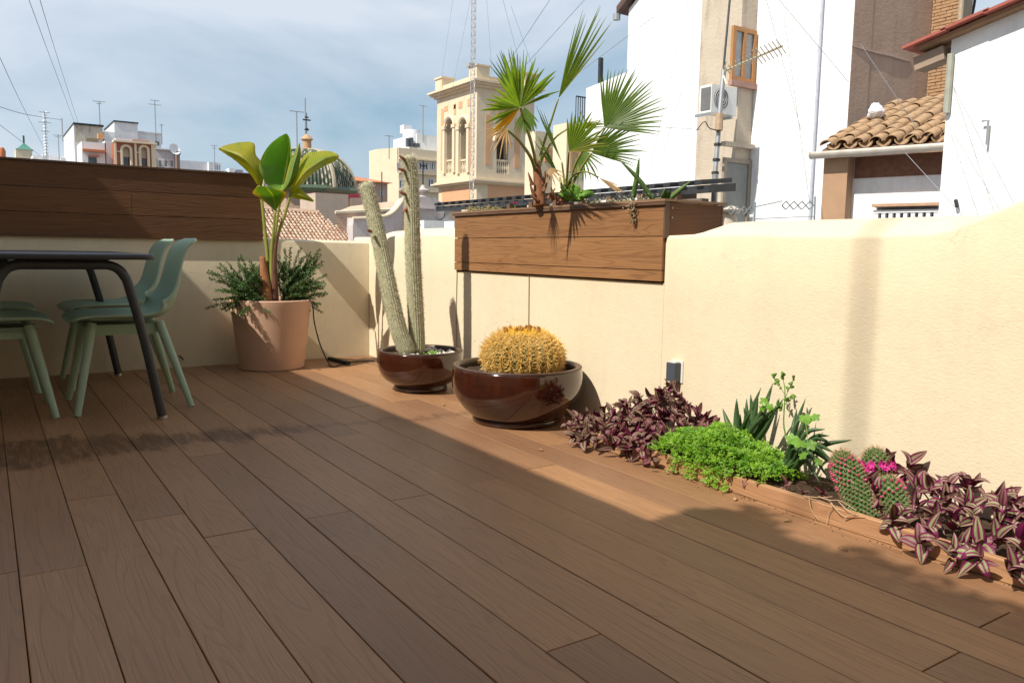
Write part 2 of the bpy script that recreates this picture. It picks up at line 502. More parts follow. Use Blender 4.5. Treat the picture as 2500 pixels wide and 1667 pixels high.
mast0 = thing('antenna_mast', 'slim grey steel mast standing beyond the house wall', 'mast', (-5.6, 1.478-.12*7.95, -14))
GALV = plain('galvanised', (.42, .43, .44), (.34, .35, .36), 20, .4, .5, .7)
MB().tube([(0, 0, 0), (0, 0, 26.5)], .015, 12).build('pole', GALV, mast0, True)
MB().tube([(-.5, 0, 26.2), (.5, 0, 26.2)], .012, 6).build('crossbar', GALV, mast0)
shr = thing('rooftop_shrub', 'bushy green shrub growing along the top of the house wall', 'shrub', (XH, .55, HZ))
LEAFS = leafmat('shrub_leaf', (.05, .10, .025), (.08, .15, .04))
mb = MB()
for k in range(5200):
    y = random.uniform(-2.2, 1.30)
    hmax = .37+.05*math.sin(y*5.3+1)+.04*math.sin(y*11.0)
    if y > .95: hmax *= .55+.45*abs(math.sin(y*9.5))
    hmin = .16 if .95 < y < 1.12 else -.02
    p = Vector((random.uniform(-.22, .05), y-.55, random.uniform(hmin, hmax)))
    d = Vector((random.gauss(0, 1), random.gauss(0, 1), random.gauss(0, .7))).normalized()*.05
    s_ = d.orthogonal().normalized()*.02
    mb.face([p-d, p+s_, p+d, p-s_])
mb.build('foliage', LEAFS, shr, recalc=False)['kind'] = 'stuff'
MB().tube([(0, -1.8, .03), (-.05, -.5, .05), (-.08, .7, .03)], .02, 6).build('stem', plain('bark', (.10, .07, .05)), shr)

# --- wooden planter let into the right parapet
wp = thing('wooden_planter', 'long brown plank planter box set into the sunlit parapet, holding a fan palm', 'planter', (XR, (PY0+PY1)/2, PZ0))
def child(mb, name, mat, par, smooth=False, **kw):     # geometry given in world coordinates
    me = mb.mesh(name, mat, smooth, **kw)
    o = link(name, me, par)
    chain = Matrix.Identity(4)
    p = par; ms = []
    while p is not None:
        ms.append(Matrix.LocRotScale(p.location, p.rotation_euler, p.scale)); p = p.parent
    for q in reversed(ms): chain = chain @ q
    me.transform(chain.inverted())
    return o
PD = .34
rowz = [PZ1-.012, PZ1-.012-.1405, PZ1-.012-.281, PZ0]
for k in range(3):
    child(MB().box((XR-.014, PY0+.004, rowz[k+1]+.002), (XR+.008, PY1-.004, rowz[k]-.0015)), 'board', CLADY, wp)
for k in range(3):
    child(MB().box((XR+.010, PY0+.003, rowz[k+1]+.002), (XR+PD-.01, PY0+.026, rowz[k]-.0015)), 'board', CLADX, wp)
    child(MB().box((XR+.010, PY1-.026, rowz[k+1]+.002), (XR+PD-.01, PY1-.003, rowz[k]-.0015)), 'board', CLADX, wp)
child(MB().box((XR+.012, PY0+.03, PZ0), (XR+PD-.012, PY1-.03, PZ1-.05)), 'liner', DARK, wp)
child(MB().box((XR+PD-.008, PY0+.002, PZ0-.4), (XR+PD, PY1-.002, PZ1-.014)), 'back_board', CLADY, wp)
cap = MB()
cap.box((XR-.026, PY0-.012, PZ1-.010), (XR+.014, PY1+.02, PZ1))
cap.box((XR+.0145, PY0-.012, PZ1-.010), (XR+PD+.01, PY0+.03, PZ1))
cap.box((XR+.0145, PY1-.02, PZ1-.010), (XR+PD+.01, PY1+.02, PZ1))
cap.box((XR+PD-.02, PY0+.031, PZ1-.010), (XR+PD+.01, PY1-.021, PZ1))
child(cap, 'cap_rail', wood('cap_wood', (.24, .14, .08), (.30, .18, .105), (.2, .12, .07), 1), wp)
child(MB().box((XR-.024, PY0-.008, PZ1-.024), (XR-.0145, PY1+.01, PZ1-.0105)), 'drip_edge', TRIM, wp)
child(MB().box((XR-.0155, PY0-.006, PZ0+.18), (XR+.009, PY0+.0035, PZ1-.0105)), 'corner_strip', TRIM, wp)
for z in (.93, .97):
    child(MB().tube([(XR+.03, PY0+.003, z), (XR+.03, PY0-.001, z)], .004, 8), 'screw', GALV, wp)
soilm = MB()
nx, ny = 6, 40
for j in range(ny+1):
    for i in range(nx+1):
        soilm.v.append((XR+.016+(PD-.034)*i/nx, PY0+.032+(PY1-PY0-.064)*j/ny, PZ1-.012+random.uniform(-.008, .014)))
for j in range(ny):
    for i in range(nx):
        a = j*(nx+1)+i; soilm.idx((a, a+1, a+nx+2, a+nx+1))
child(soilm, 'soil', SOIL, wp, True)
WIRE = plain('thin_tube', (.30, .24, .16), None, 9, .6)
def cable(name, pts, r, mat, label, cat, n=24):
    o = MB().tube(catmull(pts, n) if len(pts) > 2 else pts, r, 5).build(name, mat, smooth=True)
    return tag(o, label, cat)
w1 = pl(1215, 632, 0, XR-.004); w2 = pl(1214, 760, 0, XR-.004)
cable('drain_tube', [w1+Vector((0, 0, .03)), w2], .0022, WIRE, 'thin tan tube hanging under the planter above the barrel cactus', 'tube')
w1 = pl(1050, 625, 0, XR-.004); w2 = pl(1048, 800, 0, XR-.004)
cable('drain_tube', [w1+Vector((0, 0, .03)), (w1+w2)/2+Vector((0, .006, 0)), w2], .0022, WIRE, 'thin tan tube hanging at the corner of the planter near the hairy cactus', 'tube')

# --- planter on the back parapet
BX1 = pl(602, 500, 1, YB).x
bp = thing('wooden_planter', 'long dark plank planter box on top of the shaded back parapet behind the table', 'planter', (0.3, YB, .82))
bz = [1.252, 1.108, .964, .822]
for k in range(3):
    xs = [XH+.002, BX1] if k != 1 else [XH+.002, pl(302, 490, 1, YB).x, BX1]
    for a, b in zip(xs[:-1], xs[1:]):
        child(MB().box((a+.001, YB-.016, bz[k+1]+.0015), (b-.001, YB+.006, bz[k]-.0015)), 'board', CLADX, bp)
child(MB().box((XH+.002, YB-.024, 1.2535), (BX1+.012, YB+.03, 1.264)), 'cap_rail', TRIM, bp)
child(MB().box((BX1-.022, YB+.0065, .845), (BX1-.001, YB+.36, 1.252)), 'end_board', CLADY, bp)
child(MB().box((XH+.002, YB+.007, .846), (BX1-.023, YB+.36, 1.225)), 'liner', DARK, bp)

# --- low bed edging on the deck
KX = 2.03
kerb = MB().box((KX, -1.2, .001), (KX+.022, 2.46, .055), bev=.003).build('edging_plank', KERBW)
tag(kerb, 'low wooden edging plank on the deck holding back the flower bed', 'plank')
be = MB().box((KX+.0225, 2.44, .001), (XR-.001, 2.46, .053), bev=.003).build('edging_plank', KERBW)
tag(be, 'short wooden end plank closing the flower bed beside the large glazed bowl', 'plank')
bed = MB()
for j in range(61):
    for i in range(7):
        bed.v.append((KX+.0225+(XR-.002-KX-.0225)*i/6, -1.15+(2.438+1.15)*j/60, .036+random.uniform(-.008, .010)))
for j in range(60):
    for i in range(6):
        a = j*7+i; bed.idx((a, a+1, a+8, a+7))
tag(bed.build('bed_soil', SOIL, smooth=True), kind='structure')

# --- little wall lamps
LAMPM = plain('lamp_grey', (.055, .065, .085), (.07, .08, .10), 9, .45)
WHITEP = plain('white_plate', (.75, .74, .70), None, 9, .5)
def wall_lamp(px_, py_, label):
    c = pl(px_, py_, 0, XR)
    t = thing('wall_lamp', label, 'lamp', c, group='small lamps on the sunlit parapet')
    MB().box((-.005, -.034, -.045), (-.0005, .034, .045), ).build('back_plate', WHITEP, t)
    MB().box((-.040, -.024, -.040), (-.0055, .024, .036)).build('lamp_body', LAMPM, t)
    MB().box((-.036, -.020, .0365), (-.010, .020, .041)).build('lens', plain('lens', (.6, .6, .58), None, 5, .2), t)
wall_lamp(1556, 852, 'small dark grey wall lamp just above the purple-leaved plants')
wall_lamp(926, 742, 'small dark grey wall lamp behind the hairy column cactus')

# ================================================================== FURNITURE
SAGE = plain('sage_plastic', (.33, .46, .35), (.31, .435, .33), 30, .5, .35, bstr=.05, bscale=300, bdist=.001)
ANTH = plain('anthracite', (.035, .040, .048), (.045, .05, .058), 12, .42, .45, bstr=.04, bscale=400, bdist=.001)
ALU = plain('aluminium_cap', (.55, .54, .52), None, 9, .35, .5, .9)
def make_chair(label):
    """origin on the floor under the seat; faces -x (front edge at x=-.24)"""
    t = thing('dining_chair', label, 'chair', group='green shell chairs at the table')
    prof = [(-.255, .418), (-.245, .430), (-.20, .437), (-.10, .432), (0, .427), (.08, .426), (.14, .434), (.185, .458),
            (.212, .50), (.228, .56), (.240, .63), (.254, .70), (.272, .76), (.292, .795), (.318, .815)]
    prof = [(p.x, p.y) for p in catmull([(a, b, 0) for a, b in prof], 34)]
    n = len(prof); m = 15
    top = []; nrm = []
    for i, (x, z) in enumerate(prof):
        s = i/(n-1)
        if s < .45: hw = .195+.03*sm(s/.12)
        else: hw = .225-.040*sm((s-.45)/.4)
        if s > .93: hw *= 1-.35*((s-.93)/.07)**2
        if s < .05: hw *= 1-.25*((.05-s)/.05)**2
        a = prof[max(i-1, 0)]; b = prof[min(i+1, n-1)]
        tx, tz = b[0]-a[0], b[1]-a[1]; l = math.hypot(tx, tz) or 1
        nx_, nz_ = -tz/l, tx/l                                   # to the sitter's side
        up = .028*sm(s/.3)*(1-.4*sm((s-.6)/.4)) + .05*math.exp(-((s-.52)/.10)**2)
        if s > .8: up -= .015*sm((s-.8)/.2)
        row = []
        for k in range(m):
            u = -1+2*k/(m-1)
            c = up*(abs(u)**2.4)
            row.append(Vector((x+nx_*c, hw*u, z+nz_*c)))
        top.append(row); nrm.append(Vector((nx_, 0, nz_)))
    sh = MB()
    for rw in top: sh.v += [tuple(p) for p in rw]
    for i in range(n-1):
        for k in range(m-1):
            a = i*m+k; sh.idx((a, a+1, a+m+1, a+m))
    o = sh.build('seat_shell', SAGE, t, 'all')
    md = o.modifiers.new('thick', 'SOLIDIFY'); md.thickness = .012; md.offset = 0
    bf = MB()
    bf.box((-.16, -.13, .385), (.13, .13, .405))
    bf.prism([(-.20, .40), (-.15, .355), (.11, .355), (.16, .40)], (1, 0, 0), (0, 0, 1), (0, .03, 0), (0, .10, 0))
    bf.prism([(-.20, .40), (-.15, .355), (.11, .355), (.16, .40)], (1, 0, 0), (0, 0, 1), (0, .03, 0), (0, -.13, 0))
    bf.box((-.17, -.10, .36), (-.13, .10, .40)); bf.box((.09, -.10, .36), (.13, .10, .40))
    bf.build('seat_base', SAGE, t)
    for sx, ex, tx in ((-1, -.245, -.165), (1, .248, .135)):
        for sy in (-1, 1):
            MB().tube([(tx*.97, sy*.130, .415), (tx, sy*.134, .395), (tx+(ex-tx)*.5, sy*.185, .2), (ex, sy*.235, 0)], [.021, .0225, .0185, .0145], 14).build('leg', SAGE, t, True)
    return t
def copy_tree(o, parent=None):
    c = o.copy(); COL.objects.link(c); c.parent = parent
    for ch in list(o.children): copy_tree(ch, c)
    return c
ch = make_chair('sage green shell chair with its backrest fully visible beside the table leg')
ch.location = (.57, 4.268, 0)
spots = [((.605, 5.02, 0), R(1.5), 'sage green shell chair whose backrest catches sun, between the parapet and its neighbour'),
         ((-.005, 4.27, 0), R(180.5), 'sage green shell chair showing only its seat front, on the house side of the table'),
         ((-.03, 4.99, 0), R(179), 'sage green shell chair on the house side of the table, next to the parapet')]
for loc, rz, lab in spots:
    c = copy_tree(ch); c.location = loc; c.rotation_euler.z = rz; c['label'] = lab
TX, TW, TY0, TY1 = .282, .356, 3.745, 5.27
tb = thing('dining_table', 'dark grey metal dining table with rounded corners and splayed tube legs', 'table', (TX, (TY0+TY1)/2, 0))
hl = (TY1-TY0)/2
def rrect(hx, hy, r, n=8):
    p = []
    for cx, cy, a0 in ((hx-r, hy-r, 0), (-hx+r, hy-r, 90), (-hx+r, -hy+r, 180), (hx-r, -hy+r, 270)):
        for i in range(n+1):
            a = R(a0+90*i/n); p.append((cx+r*math.cos(a), cy+r*math.sin(a)))
    return p
tp = MB()
outl = [(rrect(TW-.012, hl-.012, .05), .717), (rrect(TW-.003, hl-.003, .055), .719), (rrect(TW, hl, .058), .7245), (rrect(TW, hl, .058), .735), (rrect(TW-.003, hl-.003, .055), .740), (rrect(TW-.01, hl-.01, .05), .742)]
q = len(outl[0][0])
for pp, z in outl: tp.v += [(x, y, z) for x, y in pp]
for i in range(len(outl)-1):
    for k in range(q): tp.idx((i*q+k, i*q+(k+1) % q, (i+1)*q+(k+1) % q, (i+1)*q+k))
tp.idx(range(q-1, -1, -1)); tp.idx([(len(outl)-1)*q+k for k in range(q)])
tp.build('tabletop', ANTH, tb, True)
for s, yy in ((-1, -hl+.06), (1, hl-.07)):
    for sx in (-1, 1):
        pts = [(0, yy, .694), (sx*.12, yy, .694), (sx*.17, yy, .692), (sx*.205, yy, .676), (sx*.228, yy, .645), (sx*.245, yy, .60), (sx*.30, yy, .36), (sx*.362, yy, .012)]
        pts = [Vector(p) for p in pts]
        fine = []
        for a, b in zip(pts[:-1], pts[1:]): fine += [a, (a+b)/2]
        fine.append(pts[-1])
        lg = MB().tube(catmull(pts, 28), .0205, 14).build('leg', ANTH, tb, True)
        MB().tube([(sx*.3605, yy, .014), (sx*.3635, yy, 0)], .0215, 14).build('foot_cap', ALU, lg, True)
for sx in (-1, 1):
    MB().box((sx*.16-.012, -hl+.085, .690), (sx*.16+.012, hl-.095, .7165)).build('rail', ANTH, tb)

# ================================================================== POTS
TERRA = plain('pink_clay', (.57, .36, .25), (.52, .32, .22), 7, .8, .25, bstr=.12, bscale=60, bdist=.002)
GLAZE, t, b, o = newmat('brown_glaze')
v = objc(t)
f = noise(t, v, 9, 6, .6)
col = mixc(t, ramp(t, f, [(.3, (0, 0, 0)), (.7, (1, 1, 1))]), (.028, .006, .003), (.050, .011, .004))
sz = nd(t, 'ShaderNodeSeparateXYZ', {'Vector': v})
col = mixc(t, ramp(t, noise(t, vmap(t, v, (1, 1, .12)), 60, 3), [(.5, (0, 0, 0)), (.7, (.5, .5, .5))]), col, (.010, .004, .003))
setb(t, b, col, .11, .6, 0, bump(t, noise(t, v, 14, 3), .12, .004))
b.inputs['Coat Weight'].default_value = .6; b.inputs['Coat Roughness'].default_value = .04
RIMG = plain('rim_glaze', (.075, .040, .026), (.04, .018, .010), 20, .38, .45)
PEB = plain('pebble', (.62, .60, .56), (.45, .43, .40), 40, .8)
def bowl(name, label, c, r, h, fr):
    t = thing(name, label, 'bowl', (c[0], c[1], 0))
    pr = [(fr*.96, .0), (fr, .006), (fr, .022), (fr*.97, .030), (fr*1.08, .038), (r*.86, h*.30), (r*.97, h*.50), (r*1.005, h*.70), (r*.995, h*.90), (r*.98, h*.965)]
    pr = [(p.x, p.y) for p in catmull([(a, b_, 0) for a, b_ in pr], 40)]
    bo = MB().lathe(pr+[(r*.975, h*.97)], 64); bo.f.pop(); bo.m.pop(); bo.build('body', GLAZE, t, True)
    rim = [(r*.977, h*.962), (r*.99, h*.985), (r*.98, h*1.0), (r*.95, h*1.008), (r*.915, h*1.0), (r*.895, h*.98), (r*.885, h*.93), (r*.88, h*.70)]
    rm = MB(); rm.lathe(rim, 64); rm.f.pop(); rm.m.pop(); rm.f.pop(); rm.m.pop()
    rm.build('rim', RIMG, t, 'all')
    s_ = MB()
    n = 10
    for j in range(n+1):
        for k in range(40):
            a = 2*math.pi*k/40; rr = r*.885*j/n
            s_.v.append((rr*math.cos(a), rr*math.sin(a), h*.86+random.uniform(-.004, .006)))
    for j in range(n):
        for k in range(40): s_.idx((j*40+k, j*40+(k+1) % 40, (j+1)*40+(k+1) % 40, (j+1)*40+k))
    s_.build('soil', SOIL, t, True)
    return t
def pebbles(par, r, z, n, amin, amax, r0=.55, size=.010):
    meshes = []
    for k in range(5):
        bm = bmesh.new(); bmesh.ops.create_icosphere(bm, subdivisions=1, radius=1)
        for v_ in bm.verts: v_.co *= random.uniform(.75, 1.15)
        me = bpy.data.meshes.new('pebble'); bm.to_mesh(me); bm.free(); me.materials.append(PEB)
        me.polygons.foreach_set('use_smooth', [True]*len(me.polygons)); meshes.append(me)
    for k in range(n):
        a = R(random.uniform(amin, amax)); rr = r*math.sqrt(random.uniform(r0**2, .85**2))
        s = size*random.uniform(.6, 1.3)
        link('pebble', random.choice(meshes), par, (rr*math.cos(a), rr*math.sin(a), z+random.uniform(0, s)), (random.random()*6, random.random()*6, random.random()*6), (s, s*.8, s*.65))
B1 = (2.022, 3.935); B2 = (2.035, 2.985)
bowl1 = bowl('glazed_bowl', 'smaller brown glazed bowl planted with the hairy column cactus', B1, .240, .226, .150)
bowl2 = bowl('glazed_bowl', 'large brown glazed bowl planted with the golden barrel cactus', B2, .302, .262, .205)
pebbles(bowl1, .24, .196, 110, -80, 60, .25, .012)
pebbles(bowl1, .24, .196, 40, 170, 250, .5, .013)
pebbles(bowl2, .302, .227, 45, 165, 235, .66, .013)

# terracotta pot
PC = (1.548, 5.135)
pot = thing('plant_pot', 'tall pink terracotta pot by the back parapet, planted with broad-leaved and rosemary plants', 'pot', (PC[0], PC[1], 0))
pr = [(.196, 0), (.203, .004), (.216, .10), (.236, .27), (.252, .40), (.2565, .432), (.2565, .444), (.250, .449), (.238, .447), (.234, .43), (.226, .36)]
m1 = MB(); m1.lathe(pr, 64); m1.f.pop(); m1.m.pop()
m1.build('pot_wall', TERRA, pot, True)
s_ = MB(); s_.lathe([(.0005, .41), (.10, .415), (.17, .405), (.228, .402)], 40); s_.f.pop(); s_.m.pop(); s_.build('soil', SOIL, pot, True)

BLACK = plain('black_rubber', (.012, .012, .012), None, 9, .6)
cb = [at(712, 690, 5.0)]
pA = pl(712, 686, 1, 5.0)
cable('power_cable', [pl(706, 684, 1, 5.02), pl(718, 700, 1, 4.95), pl(722, 740, 1, 5.0), pl(735, 790, 1, 5.08), pl(752, 828, 1, 5.12), Vector((pl(765, 842, 2, .006))), Vector(pl(800, 832, 2, .006)), Vector(pl(860, 828, 2, .006))], .0045, BLACK, 'thin black cable hanging from the pink pot down to the deck', 'cable', 60)
tpv = MB()
pa, pb = Vector(pl(757, 823, 2, .012)), Vector(pl(800, 834, 2, .012))
tpv.obox((pa+pb)/2, (pb-pa)/2, Vector((-(pb-pa).y, (pb-pa).x, 0)).normalized()*.016, (0, 0, .011))
tag(tpv.build('connector_block', BLACK), 'small black cable connector lying on the deck at the foot of the back parapet', 'connector')
cable('power_cable', [Vector(pl(413, 838, 2, .006)), Vector(pl(424, 833, 2, .012)), pl(420, 824, 1, YB-.01), pl(411, 816, 1, YB-.008)], .004, BLACK, 'short black cable end poking from the back parapet behind the chair legs', 'cable', 20)

# ================================================================== PLANTS
def z2(x, y): return ((450+x/3.1357)/K, (200+y/3.1357)/K)
def z3(x, y): return ((900+x/2.8514)/K, (y/2.8514)/K)
def z4(x, y): return ((1400+x/2.8)/K, (y/2.8)/K)

def surf_leaf(name, rows, zz, Z0, mat, par, nu=10, nv=26, thick=.0016, jag=0):
    """leaf blade through rows of (left, mid, right) points, each (x, y, depth offset)"""
    cols = []
    for c in range(3):
        cols.append(catmull([at(*zz(r[c][0], r[c][1]), Z0+(r[c][2] if len(r[c]) > 2 else 0)) for r in rows], nv))
    mb = MB()
    grid = []
    for j in range(nv+1):
        l, m, r = cols[0][j], cols[1][j], cols[2][j]
        row = []
        for i in range(nu+1):
            u = i/nu
            if u <= .5:
                a = u*2; p = l.lerp(m, a)
            else:
                a = (u-.5)*2; p = m.lerp(r, a)
            bow = math.sin((a)*math.pi)*.10*((l-m).length if u <= .5 else (r-m).length)
            row.append(p + (-CF)*(-bow)*.6 + Vector((0, 0, math.sin(j*2.3+i)*.0012)))
        grid.append(row)
    for row in grid: mb.v += [tuple(p) for p in row]
    n = nu+1
    for j in range(nv):
        for i in range(nu):
            a = j*n+i
            mb.idx((a, a+1, a+n+1, a+n))
            mb.uv[len(mb.f)-1] = [(i/nu, j/nv), ((i+1)/nu, j/nv), ((i+1)/nu, (j+1)/nv), (i/nu, (j+1)/nv)]
    o = child(mb, name, mat, par, 'all')
    md = o.modifiers.new('thick', 'SOLIDIFY'); md.thickness = thick; md.offset = 0
    return o

# --- strelitzia in the pink pot
BAN1 = leafmat('broad_leaf', (.14, .28, .045), (.21, .35, .065), .36, .45, 5, vein=34, spec=.5, edge=((.30, .22, .06), .47))
BAN2 = leafmat('broad_leaf_backlit_yellow', (.24, .29, .025), (.40, .35, .03), .40, .55, 6, vein=30, edge=((.45, .33, .03), .46))  # sun shining through the blade is put into the yellow; margins are yellow themselves
BAN3 = leafmat('broad_leaf_edged', (.17, .27, .06), (.22, .31, .075), .40, .45, 6, vein=26, edge=((.52, .36, .05), .36))
PETI = leafmat('petiole', (.20, .24, .04), (.28, .27, .06), .45, .1, 12)
SHEA = plain('dry_sheath', (.20, .075, .030), (.34, .16, .075), 25, .8, .2, bstr=.4, bscale=60)
st = thing('broad_leaf_plant', 'tall broad-leaved plant with yellow-edged paddle leaves growing in the pink pot', 'plant', (PC[0], PC[1], .41))
ZB = 5.07
surf_leaf('leaf', [((565, 800), (575, 795), (600, 780)), ((515, 722, -.02), (545, 690, -.06), (612, 650, .02)), ((450, 655, -.03), (480, 605, -.09), (548, 560, 0)), ((380, 595, -.03), (410, 560, -.09), (533, 472, .03)), ((312, 550, -.02), (330, 528, -.06), (440, 462, .04)), ((272, 524), (280, 508, -.02), (330, 482, .03)), ((260, 514), (262, 510), (272, 505))], z2, ZB+.02, BAN2, st)
surf_leaf('leaf', [((735, 838), (745, 834), (758, 838)), ((640, 795, -.03), (757, 775, .06), (800, 800)), ((588, 710, -.06), (772, 700, .07), (842, 740)), ((574, 645, -.06), (786, 635, .07), (835, 650)), ((598, 565, -.06), (798, 560, .06), (820, 575)), ((650, 485, -.05), (797, 490, .04), (816, 500)), ((722, 425, -.03), (788, 432, .02), (809, 440)), ((772, 398), (780, 396), (788, 399))], z2, ZB+.03, BAN1, st, nu=14)
surf_leaf('leaf', [((748, 835), (755, 838), (770, 845)), ((775, 745), (803, 765, -.04), (852, 750)), ((800, 645), (836, 645, -.04), (886, 612)), ((832, 565), (858, 560, -.03), (893, 562)), ((878, 472), (882, 468), (886, 474))], z2, ZB-.02, BAN3, st)
surf_leaf('leaf', [((805, 845), (815, 850), (830, 850)), ((835, 740, .04), (865, 772, -.05), (892, 792)), ((880, 622, .05), (930, 692, -.07), (962, 722)), ((938, 550, .06), (1000, 640, -.07), (1032, 668)), ((1015, 535, .06), (1072, 592, -.06), (1094, 635)), ((1105, 530, .04), (1135, 572, -.03), (1152, 608)), ((1172, 552), (1184, 568), (1182, 580))], z2, ZB-.01, BAN2, st)
surf_leaf('leaf', [((690, 985), (695, 985), (702, 980)), ((620, 922, -.02), (690, 922, .03), (732, 942)), ((545, 872, -.06), (680, 872, .02), (766, 892)), ((524, 846, -.09), (650, 832, -.05), (781, 852, -.03)), ((560, 797, -.13), (622, 800, -.11), (700, 822, -.08))], z2, ZB-.10, BAN3, st)
surf_leaf('leaf', [((815, 872), (818, 866), (822, 860)), ((845, 892), (862, 862, -.03), (876, 812)), ((910, 902), (920, 878, -.03), (922, 850)), ((985, 920), (991, 914), (990, 906))], z2, ZB+.02, BAN2, st)
def ptube(pts, zz, Z, rad, mat, par, name, n=16, seg=8):
    p = catmull([at(*zz(q[0], q[1]), Z+(q[2] if len(q) > 2 else 0)) for q in pts], n)
    rr = [rad[0]+(rad[1]-rad[0])*i/n for i in range(n+1)]
    return child(MB().tube(p, rr, seg), name, mat, par, 'all')
ptube([(640, 1690), (642, 1400), (618, 1150), (597, 940), (572, 795)], z2, ZB, (.016, .008), PETI, st, 'petiole')
ptube([(668, 1690), (667, 1330), (682, 1150), (695, 985)], z2, ZB-.03, (.014, .007), PETI, st, 'petiole')
ptube([(680, 1690), (685, 1390), (715, 1180), (775, 1000), (816, 852)], z2, ZB+.01, (.016, .008), PETI, st, 'petiole')
ptube([(665, 1690), (680, 1350), (705, 1100), (745, 836)], z2, ZB+.04, (.014, .008), PETI, st, 'petiole')
ptube([(632, 1690), (622, 1560), (608, 1440), (598, 1338)], z2, ZB-.045, (.040, .017), SHEA, st, 'dry_sheath', seg=9)
ptube([(690, 1690), (686, 1500), (690, 1330), (712, 1150)], z2, ZB-.02, (.030, .010), plain('dark_sheath', (.085, .028, .016), (.15, .06, .03), 20, .7), st, 'dry_sheath', seg=9)
ptube([(655, 1700), (655, 1560), (650, 1450)], z2, ZB-.01, (.046, .022), SHEA, st, 'stem_base', seg=10)

# --- rosemary bushes round it
ROS = leafmat('needle_leaf', (.05, .115, .035), (.10, .18, .055), .5, .2, 30)
RST = plain('woody_stem', (.11, .08, .05), (.07, .05, .03), 30, .9)
def rosemary(label, base, tips, extra, spread):
    t = thing('rosemary_bush', label, 'bush', base)
    st_, lf = MB(), MB()
    B = Vector(base)
    alltips = [Vector(p) for p in tips]
    for k in range(extra):
        p = random.choice(tips).copy()
        p = B.lerp(p, random.uniform(.5, .95)) + Vector((random.gauss(0, spread), random.gauss(0, spread), random.gauss(0, spread*.7)))
        alltips.append(p)
    for p in alltips:
        b0 = B + Vector((random.gauss(0, .03), random.gauss(0, .03), 0))
        mid = b0.lerp(p, .5) + Vector((random.gauss(0, .015), random.gauss(0, .015), .03))
        path = catmull([b0, mid, p], 16)
        st_.tube(path, [.003-.002*i/16 for i in range(17)], 4, cap=False)
        ln = sum((path[i+1]-path[i]).length for i in range(16))
        nn = int(ln/.0026)
        for q in range(nn):
            s = .22+.78*q/nn
            f = s*16; i = min(int(f), 15)
            c = path[i].lerp(path[i+1], f-i)
            tdir = (path[i+1]-path[i]).normalized()
            d = (tdir.orthogonal().normalized())
            d = Matrix.Rotation(random.random()*6.28, 3, tdir) @ d
            d = (d + tdir*random.uniform(.3, 1.0)).normalized()*random.uniform(.016, .028)*(1.0-.3*s)
            w = d.cross(Vector((random.gauss(0, 1), random.gauss(0, 1), 1))).normalized()*.0030
            lf.face([c, c+d*.5+w, c+d, c+d*.5-w])
    child(st_, 'stem', RST, t)['kind'] = 'stuff'
    child(lf, 'foliage', ROS, t, recalc=False)['kind'] = 'stuff'
ltips = [pl(x, y, 1, 5.05+dy) for x, y, dy in [(480, 640, -.02), (497, 612, .0), (520, 600, .05), (548, 590, .02), (572, 598, .08), (472, 708, -.05), (488, 690, -.05), (505, 668, -.08), (560, 612, -.05), (590, 612, .1), (560, 722, -.16), (530, 640, .1), (515, 632, -.08), (545, 660, -.14), (600, 600, .1)]]
rosemary('green rosemary bush spilling over the house-facing side of the pink pot', (PC[0]-.10, PC[1]-.04, .408), ltips, 85, .036)
rtips = [pl(x, y, 1, 5.08+dy) for x, y, dy in [(640, 585, .1), (668, 568, .02), (692, 568, .05), (712, 600, .0), (735, 572, .03), (742, 600, .0), (750, 632, -.03), (748, 655, -.05), (738, 700, -.08), (742, 718, -.08), (720, 640, -.06), (655, 600, .12), (690, 615, -.05), (705, 585, .1), (722, 612, .05), (745, 680, -.02), (668, 640, -.1), (700, 655, -.12)]]
rosemary('green rosemary bush on the bowl side of the pink pot above the black cable', (PC[0]+.10, PC[1]-.04, .408), rtips, 100, .036)

# --- hairy column cactus
CACT = plain('cactus_green', (.36, .355, .22), (.43, .42, .29), 25, .7, .2)
HAIR = leafmat('pale_spine', (.74, .70, .56), (.84, .80, .68), .6, .35, 6, spec=.2, tcol=(.75, .70, .55))
CACB = plain('cactus_base_green', (.10, .16, .06), (.16, .20, .08), 25, .7)
cc = thing('column_cactus', 'two-stemmed hairy silver column cactus leaning out of the smaller bowl', 'cactus', (B1[0], B1[1], .18))
def stem(pts, r0, r1, tipround, lab):
    path = catmull(pts, 70)
    n = len(path)
    rad = []
    for i in range(n):
        s = i/(n-1)
        r = r0+(r1-r0)*s
        if s > .95: r *= math.sqrt(max(.02, 1-((s-.95)/.05)**2))
        if s < .04: r *= .85+.15*s/.04
        rad.append(r)
    NR = 21
    o = child(MB().tube(path, rad, NR*4, prof=lambda a: 1+.055*math.cos(NR*a)), 'stem', CACT, cc, 'all')
    hb = MB()
    for i in range(n-1):
        t = (path[i+1]-path[i]); l = t.length; t.normalize()
        ref = t.orthogonal().normalized()
        s = i/(n-1)
        cnt = int(l/.0165*NR*2.0)+12
        if s < .2: cnt = int(cnt*.85)
        for k in range(cnt):
            a = 2*math.pi*(random.randrange(NR)+random.gauss(0, .06))/NR
            f = random.random()
            c = path[i].lerp(path[i+1], f)
            d = Matrix.Rotation(a, 3, t) @ ref
            q = c + d*rad[i]*1.02
            for z in range(3 if s > .25 else 2):
                dd = (d*random.uniform(.5, 1.2) + t.cross(d)*random.gauss(0, .7) + t*random.gauss(-.1, .6)).normalized()
                ln = random.uniform(.006, .014)*(1.0 if s > .2 else .7)
                if random.random() < .10: ln *= 2.0
                if s > .93: dd = (dd + t*.8).normalized(); ln *= 1.3
                hb.spike(q, dd*ln, random.uniform(.0005, .0009))
    so = child(hb, 'spines', HAIR, o, recalc=False); so['kind'] = 'stuff'
    return path, rad
yR = 3.935
